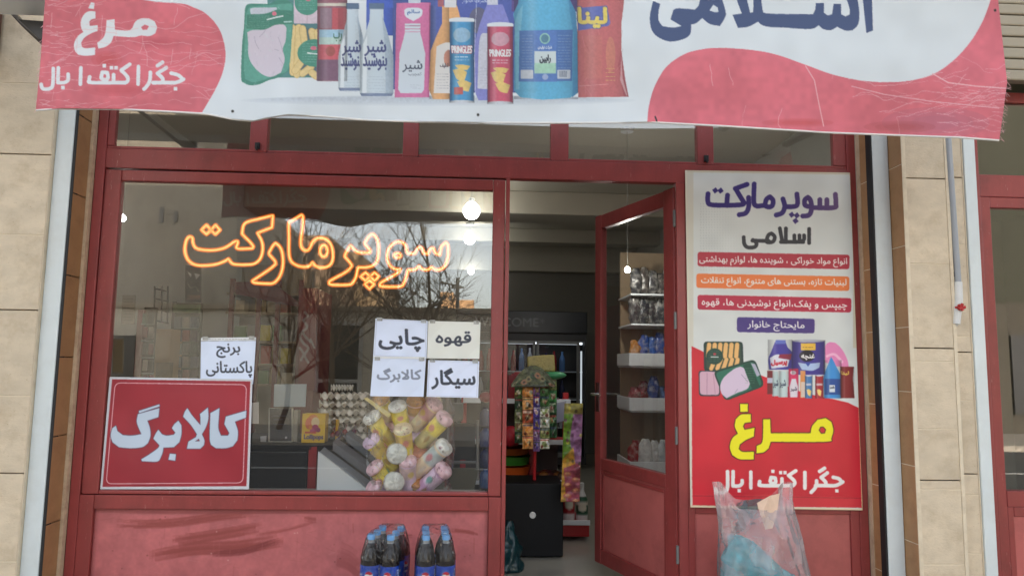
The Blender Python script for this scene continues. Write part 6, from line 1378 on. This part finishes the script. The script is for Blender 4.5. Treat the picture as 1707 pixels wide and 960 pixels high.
# ------------------------------------------------------------------ left part of the shop: racks on the wall
SR = thing('corner_shelves', 'wooden shelves with red uprights at the back left, behind the neon sign', 'shelves', (-1.3, 2.6, 0))
WD = mat('shelf_wood', (150, 132, 104), .6, var=.1)
sx = [at(382, 560, 2.6)[0], at(428, 560, 2.6)[0], at(460, 560, 2.6)[0], at(498, 560, 2.6)[0]]
zz = [at(440, y_, 2.6)[2] for y_ in (640, 606, 568, 520, 488)]
g = MB()
for x in sx: g.box(x - .018, x + .018, 2.60, 2.64, .02, zz[-1] + .12)
g.build_each('upright', DKRED, SR)
g = MB()
for z in zz: g.box(sx[0] - .05, sx[-1], 2.62, 3.0, z - .02, z)
g.build_each('shelf_board', WD, SR, bevel=.002)
MB().box(sx[0] - .05, sx[-1], 3.001, 3.02, .02, zz[-1] + .3).build('back_board', mat('shelf_back', (140, 128, 108), .7, var=.06), SR)
MB().prism([at(392, 470, 2.55), at(452, 470, 2.55), at(500, 505, 2.55), at(500, 512, 2.55), at(392, 490, 2.55)], (0, .06, 0)).build('canopy', DKRED, SR)
RC = thing('red_cooler', 'dark red cooler cabinet with a white ribbon pattern, left of the middle of the window', 'cooler', (at(511, 600, 2.3)[0], 2.3, 0))
rc = Canvas(496, 480, 530, 645, (118, 26, 36), 4)
for p_ in ([(508, 520), (514, 527), (506, 534), (512, 545), (504, 553), (510, 562), (518, 570)], [(506, 552), (500, 560), (506, 572), (514, 580), (508, 592), (514, 604)], [(500, 580), (506, 590), (502, 600)]): rc.stroke(p_, 4.5, (150, 132, 130), True, 'round')
rc.stroke([(518, 565), (524, 580)], 3, (150, 132, 130), True, 'round')
decal('door', [(498, 480), (526, 480), (526, 650), (498, 650)], rc, GLOSSP, RC, 2.28, 1.5, thick=.02)
a_, b_ = at(498, 565, 2.3)[0], at(526, 565, 2.3)[0]; box('cabinet', DKRED, RC, a_ - .0, b_, 2.302, 2.9, .02, at(511, 480, 2.3)[2], .004)
rn = random.Random(6); gcol = [(206, 186, 60), (170, 140, 84), (90, 130, 70), (180, 70, 50), (126, 120, 110), (214, 196, 160), (74, 84, 116)]
nm = ['yellow', 'tan', 'green', 'rust red', 'grey', 'cream', 'slate blue']; rows = ['lowest', 'second', 'third', 'fourth']
gm = [mat('goods_colour', c, .4, var=.15, vscale=20) for c in gcol]
for r_, z in enumerate(zz[:4]):
    x = sx[0] + .02
    while x < sx[-1] - .12:
        w_ = rn.uniform(.07, .14); k = rn.randrange(7); h = rn.uniform(.09, .17)
        if rn.random() < .85: tag(box('grocery_box', gm[k], None, x, x + w_ - .012, 2.66, 2.78, z + .001, z + h, .004), '%s grocery packet on the %s board of the corner shelves' % (nm[k], rows[r_]), 'packet', '%s packets on the %s corner shelf' % (nm[k], rows[r_]))
        x += w_
# display racks on the left wall
R1 = thing('hanging_rack', 'narrow dark rack with a red post and hanging packets, far left inside', 'rack', at(238, 640, 1.1))
pbox('post', DKRED, R1, 225, 516, 235, 640, 1.1, .04); pbox('back_board', mat('rack_dark', (52, 46, 44), .6, var=.2, vscale=15), R1, 236, 512, 256, 640, 1.13, .03)
g = MB()
for y_ in (540, 568, 596, 622): g.tube([at(236, y_, 1.10), at(256, y_, 1.10)], .005, 6)
g.build_each('rail', GREYM, R1)
for k, y_ in enumerate((522, 545, 573, 600, 625)):
    for j in range(2): pbox('hanging_packet', mat('rack_packet', [(70, 66, 60), (120, 34, 40), (44, 48, 52), (150, 140, 130), (90, 30, 40)][(k + j * 2) % 5], .3, bump=.4), None, 237 + j * 10, y_, 245 + j * 10, y_ + 18, 1.08, .012, label='%s packet hanging on the narrow dark rack, row %s from the top' % (['left hand', 'right hand'][j], ['one', 'two', 'three', 'four', 'five'][k]), cat='packet', group='packets on the narrow dark rack')
R2 = thing('wire_rack', 'small dark wire ladder rack on the left wall, above cartons', 'rack', at(270, 540, 1.3))
g = MB()
for x_ in (258, 270, 280): g.tube([at(x_, 477, 1.3), at(x_ - 1, 538, 1.3)], .006, 6)
for y_ in (481, 498, 515, 534): g.tube([at(258, y_, 1.3), at(281, y_ + 5, 1.3)], .006, 6)
g.build('wire', BLACKM, R2, smooth='auto')
pbox('carton', mat('carton', (150, 122, 84), .7, var=.08), None, 257, 548, 283, 640, 1.3, .2, label='tall brown carton below the dark wire rack on the left', cat='carton')
pbox('carton_pile', mat('carton_dark', (110, 92, 60), .7, var=.25, vscale=20), None, 259, 604, 282, 640, 1.22, .06, label='low brown box in front of the tall carton on the left', cat='carton')
R3 = thing('green_display', 'dark greenish display stand of packets left of the white paper', 'display stand', at(308, 640, 1.5))
pbox('frame_board', mat('rack_green', (58, 62, 50), .6, var=.3, vscale=12), R3, 285, 505, 332, 640, 1.5, .04); pbox('header', mat('header_green', (84, 104, 74), .5, var=.4, vscale=25), R3, 288, 507, 333, 521, 1.46, .02); pbox('side_post', BLACKM, R3, 283, 502, 289, 640, 1.48, .02)
for k in range(5):
    for j in range(3): pbox('display_packet', mat('display_packet', [(70, 74, 84), (96, 90, 84), (60, 50, 56), (110, 100, 90), (50, 60, 50), (120, 70, 60)][(k * 2 + j * 3) % 6], .3, bump=.5, var=.3, vscale=40), None, 290 + j * 13.5, 528 + k * 22, 302 + j * 13.5, 547 + k * 22, 1.455, .03, label='%s packet in row %s of the dark greenish display stand' % (['left', 'middle', 'right'][j], ['one', 'two', 'three', 'four', 'five'][k]), cat='packet', group='packets on the greenish display stand')
bp = Canvas(308, 440, 338, 506, (44, 36, 34), 3); bp.poly([(312, 452), (320, 458), (318, 463)], (200, 196, 190)); bp.poly([(324, 456), (334, 458), (327, 466)], (206, 200, 196)); bp.stroke([(313, 472), (318, 480), (326, 478), (331, 486)], 2, (110, 102, 94), True); bp.rect(312, 492, 334, 500, (90, 60, 50)); bp.noise(.3, 5, 3)
tag(decal('wall_poster', [(309, 442), (335, 442), (335, 504), (309, 504)], bp, GLOSSP, None, 1.9, 1.2, thick=.01), 'small dark poster with two bright marks on the left wall, under the neon sign', 'poster')
q = [(188, 564), (206, 564), (205, 622), (187, 622)]; tag(decal('wall_notice', q, paper_art(q, [], (150, 126, 70), frame=True), PAPER, None, .5, 1.0, thick=.003), 'yellowish notice at the left edge inside the window', 'notice')
q = [(204, 492), (226, 492), (224, 540), (202, 540)]; cvn = paper_art(q, [], (140, 136, 128), frame=False)
scribble(cvn, 206, 496, 222, 536, 8, (84, 82, 78), 4, .7); tag(decal('wall_notice', q, cvn, PAPER, None, .5, 1.5, thick=.003), 'grey paper with lines of small writing, above the yellowish notice', 'notice')
# ------------------------------------------------------------------ the other side of the street (seen in the window's reflection)
def mir(px, py, Y):
    x, y, z = at(px, py, Y); return x, -y + .04, z
OW = mat('street_wall', (228, 218, 198), 0.8, var=.12, vscale=1.5, dirt=(110, 96, 80), dirt_amt=.4, dscale=1.2)
YW = 14.4
OB = thing('low_building', 'low beige building with a grey framed window across the road, mirrored in the shop window', 'building', (-3, -YW, -.2))
zt_ = mir(600, 520, YW)[2]
box('wall', OW, OB, -14, 16, -YW - 3, -YW, -.22, zt_, .01); box('cornice', mat('cornice', (170, 154, 130), .8, var=.1), OB, -14.1, 16.1, -YW - 3.1, -YW + .12, zt_ + .002, zt_ + .14, .01)
wf = MB(); a, b = mir(526, 590, YW)[0], mir(604, 590, YW)[0]; c, d = mir(565, 655, YW)[2], mir(565, 536, YW)[2]
for q in ((a, a + .09, c, d), (b - .09, b, c, d), (a + .09, b - .09, d - .09, d), (a + .09, b - .09, c + .25, c + .34)): wf.box(q[0], q[1], -YW + .005, -YW + .07, q[2], q[3])
wo_ = wf.build('window', mat('window_grey', (206, 204, 196), .5), OB); MB().box(a + .09, b - .09, -YW + .01, -YW + .03, c, d - .09).build('pane', mat('dark_pane', (34, 36, 36), .15), wo_)
g = MB()
for x in (-9.5, 2.6, 5.4, 9.0): g.box(x, x + 1.1, -YW + .004, -YW + .05, .5, 1.9)
g.build_each('shutter', mat('shutter_dark', (70, 66, 60), .6), OB)

def block(name, label, pts, Y0, depth, m, wins, wm):
    """building whose front outline (mirrored) the photo shows at pixels pts, standing at distance Y0"""
    t = thing(name, label, 'building', mir(pts[0][0], 700, Y0))
    P = [mir(x, y, Y0) for x, y in pts]; P = [(x, y, z if z > 0.9 else -.4) for x, y, z in P]
    MB().prism(P, (0, -depth, 0)).build('wall', m, t)
    w_ = MB()
    for (x0_, y0_, x1_, y1_) in wins:
        A_, B_ = mir(x0_, y1_, Y0), mir(x1_, y0_, Y0); w_.box(A_[0], B_[0], -Y0 + .03, -Y0 + .10, A_[2], B_[2])
    if w_.v: w_.build_each('window', wm, t)
WM = mat('far_window', (60, 60, 62), .3)
TA = mat('apartment_stone', (142, 134, 120), .8, var=.16, vscale=2.2, dirt=(130, 120, 104), dirt_amt=.5, dscale=.9, bump=.1)
block('apartment_building', 'tall pale stone apartment house across the road, mirrored at the left of the window', [(-260, 700), (-260, 60), (292, 90), (292, 208), (395, 318), (395, 700)], 20, 9, TA, [(266, 345, 274, 372), (290, 352, 297, 370), (120, 300, 150, 360), (60, 300, 90, 360), (120, 420, 150, 480), (60, 420, 90, 480)], WM)
block('brown_house', 'brown house behind the bare trees across the road', [(408, 700), (408, 436), (470, 436), (470, 392), (548, 392), (548, 700)], 34, 8, mat('brown_brick', (176, 150, 124), .8, var=.15, vscale=2), [(418, 452, 430, 480), (440, 452, 452, 480), (482, 410, 496, 436), (512, 410, 526, 436), (482, 452, 496, 480), (512, 452, 526, 480)], WM)
block('stepped_house', 'beige house with a stepped roof behind the trees across the road', [(548, 700), (548, 420), (598, 420), (598, 462), (640, 462), (640, 700)], 42, 9, mat('tan_wall', (170, 146, 112), .8, var=.12, vscale=2), [(560, 434, 570, 456), (580, 434, 590, 456), (606, 474, 616, 494), (560, 470, 570, 492)], WM)
block('sunlit_house', 'small far house in orange sunlight at the end of the street', [(733, 700), (733, 487), (756, 487), (756, 500), (790, 500), (790, 700)], 62, 6, mat('orange_wall', (214, 168, 120), .8, var=.08), [(738, 492, 743, 500), (748, 492, 753, 500)], WM)
block('grey_house', 'grey house across the road, mirrored in the next shop window', [(1388, 700), (1388, 40), (2500, 40), (2500, 700)], 26, 9, mat('grey_wall', (66, 66, 54), .8, var=.15, vscale=2), [], WM)
block('dark_filler_block', 'dark brown block added across the road to darken the next shop window', [(1600, 720), (1600, 505), (2500, 505), (2500, 720)], YW - .4, .35, mat('filler_brown', (74, 68, 58), .7, var=.3, vscale=3), [(1690, 560, 1760, 690)], WM)  # added block, darkens the reflection in the neighbour's glass

BARK = mat('bare_bark', (128, 104, 78), .85, var=.25, vscale=14, stretch=(1, 1, .3))
def tree(px, Y, h, label, seed, lean=0.0):
    r = random.Random(seed); x, y, _ = mir(px, 600, Y); base = Vector((x, y, -.22))
    t = thing('bare_tree', label, 'tree', base, 'bare street trees')
    tr, br = MB(), MB()
    def grow(p, d, L, rad, lev, mb_):
        pts = [p]; n = 5
        for k in range(n):
            d = (d + Vector((r.gauss(0, .13), r.gauss(0, .13), r.gauss(.03, .08)))).normalized(); p = p + d * L / n; pts.append(p)
        mb_.tube(pts, [rad * (1 - .5 * k / n) for k in range(n + 1)], 7 if lev < 2 else 4, cap=False)
        if lev >= 4: return
        for k in range((4, 5, 5, 4)[lev]):
            q = pts[min(n, 1 + k)]; e = (d + Vector((r.gauss(0, .75), r.gauss(0, .75), r.gauss(.25, .35)))).normalized()
            grow(q, e, L * r.uniform(.5, .75), rad * .5, lev + 1, br)
    grow(base, Vector((lean, 0, 1)).normalized(), h * .5, .045 + h * .005, 0, tr)
    tr.build('trunk', BARK, t, smooth=True); br.build('crown', BARK, t)
tree(470, 13.2, 5.6, 'bare tree with a leaning trunk beside the brown house', 14, .15); tree(562, 12.2, 5.4, 'bare forked tree before the grey framed window across the road', 21, -.1); tree(655, 13.4, 6.2, 'bare thin tree mirrored below the neon letters', 32); tree(712, 13.2, 6.4, 'tall bare tree standing against the open sky', 45)
tree(520, 24.0, 7.5, 'bare tree behind the low building, in front of the brown house', 77); tree(600, 26.0, 8.0, 'bare tree rising behind the low building, by the stepped house', 88); tree(805, 17.8, 3.6, 'small bare tree low on the right, by the lamp pole', 51)
LP = thing('lamp_pole', 'thin dark lamp pole with a short arm against the sky', 'lamp post', mir(763, 600, 30))
p0, p1 = mir(763, 600, 30), mir(763, 463, 30)
MB().tube([(p0[0], p0[1], -.3), p1], [.11, .08], 8).build('pole', BLACKM, LP); a = mir(742, 472, 30); g = MB(); g.tube([mir(763, 476, 30), a], .04, 6); g.box(a[0] - .25, a[0] + .1, a[1] - .1, a[1] + .1, a[2] - .05, a[2] + .05); g.box(p1[0] - .3, p1[0] + .3, p1[1] - .05, p1[1] + .05, p1[2] - .5, p1[2] - .4); g.build('lamp_arm', BLACKM, LP)
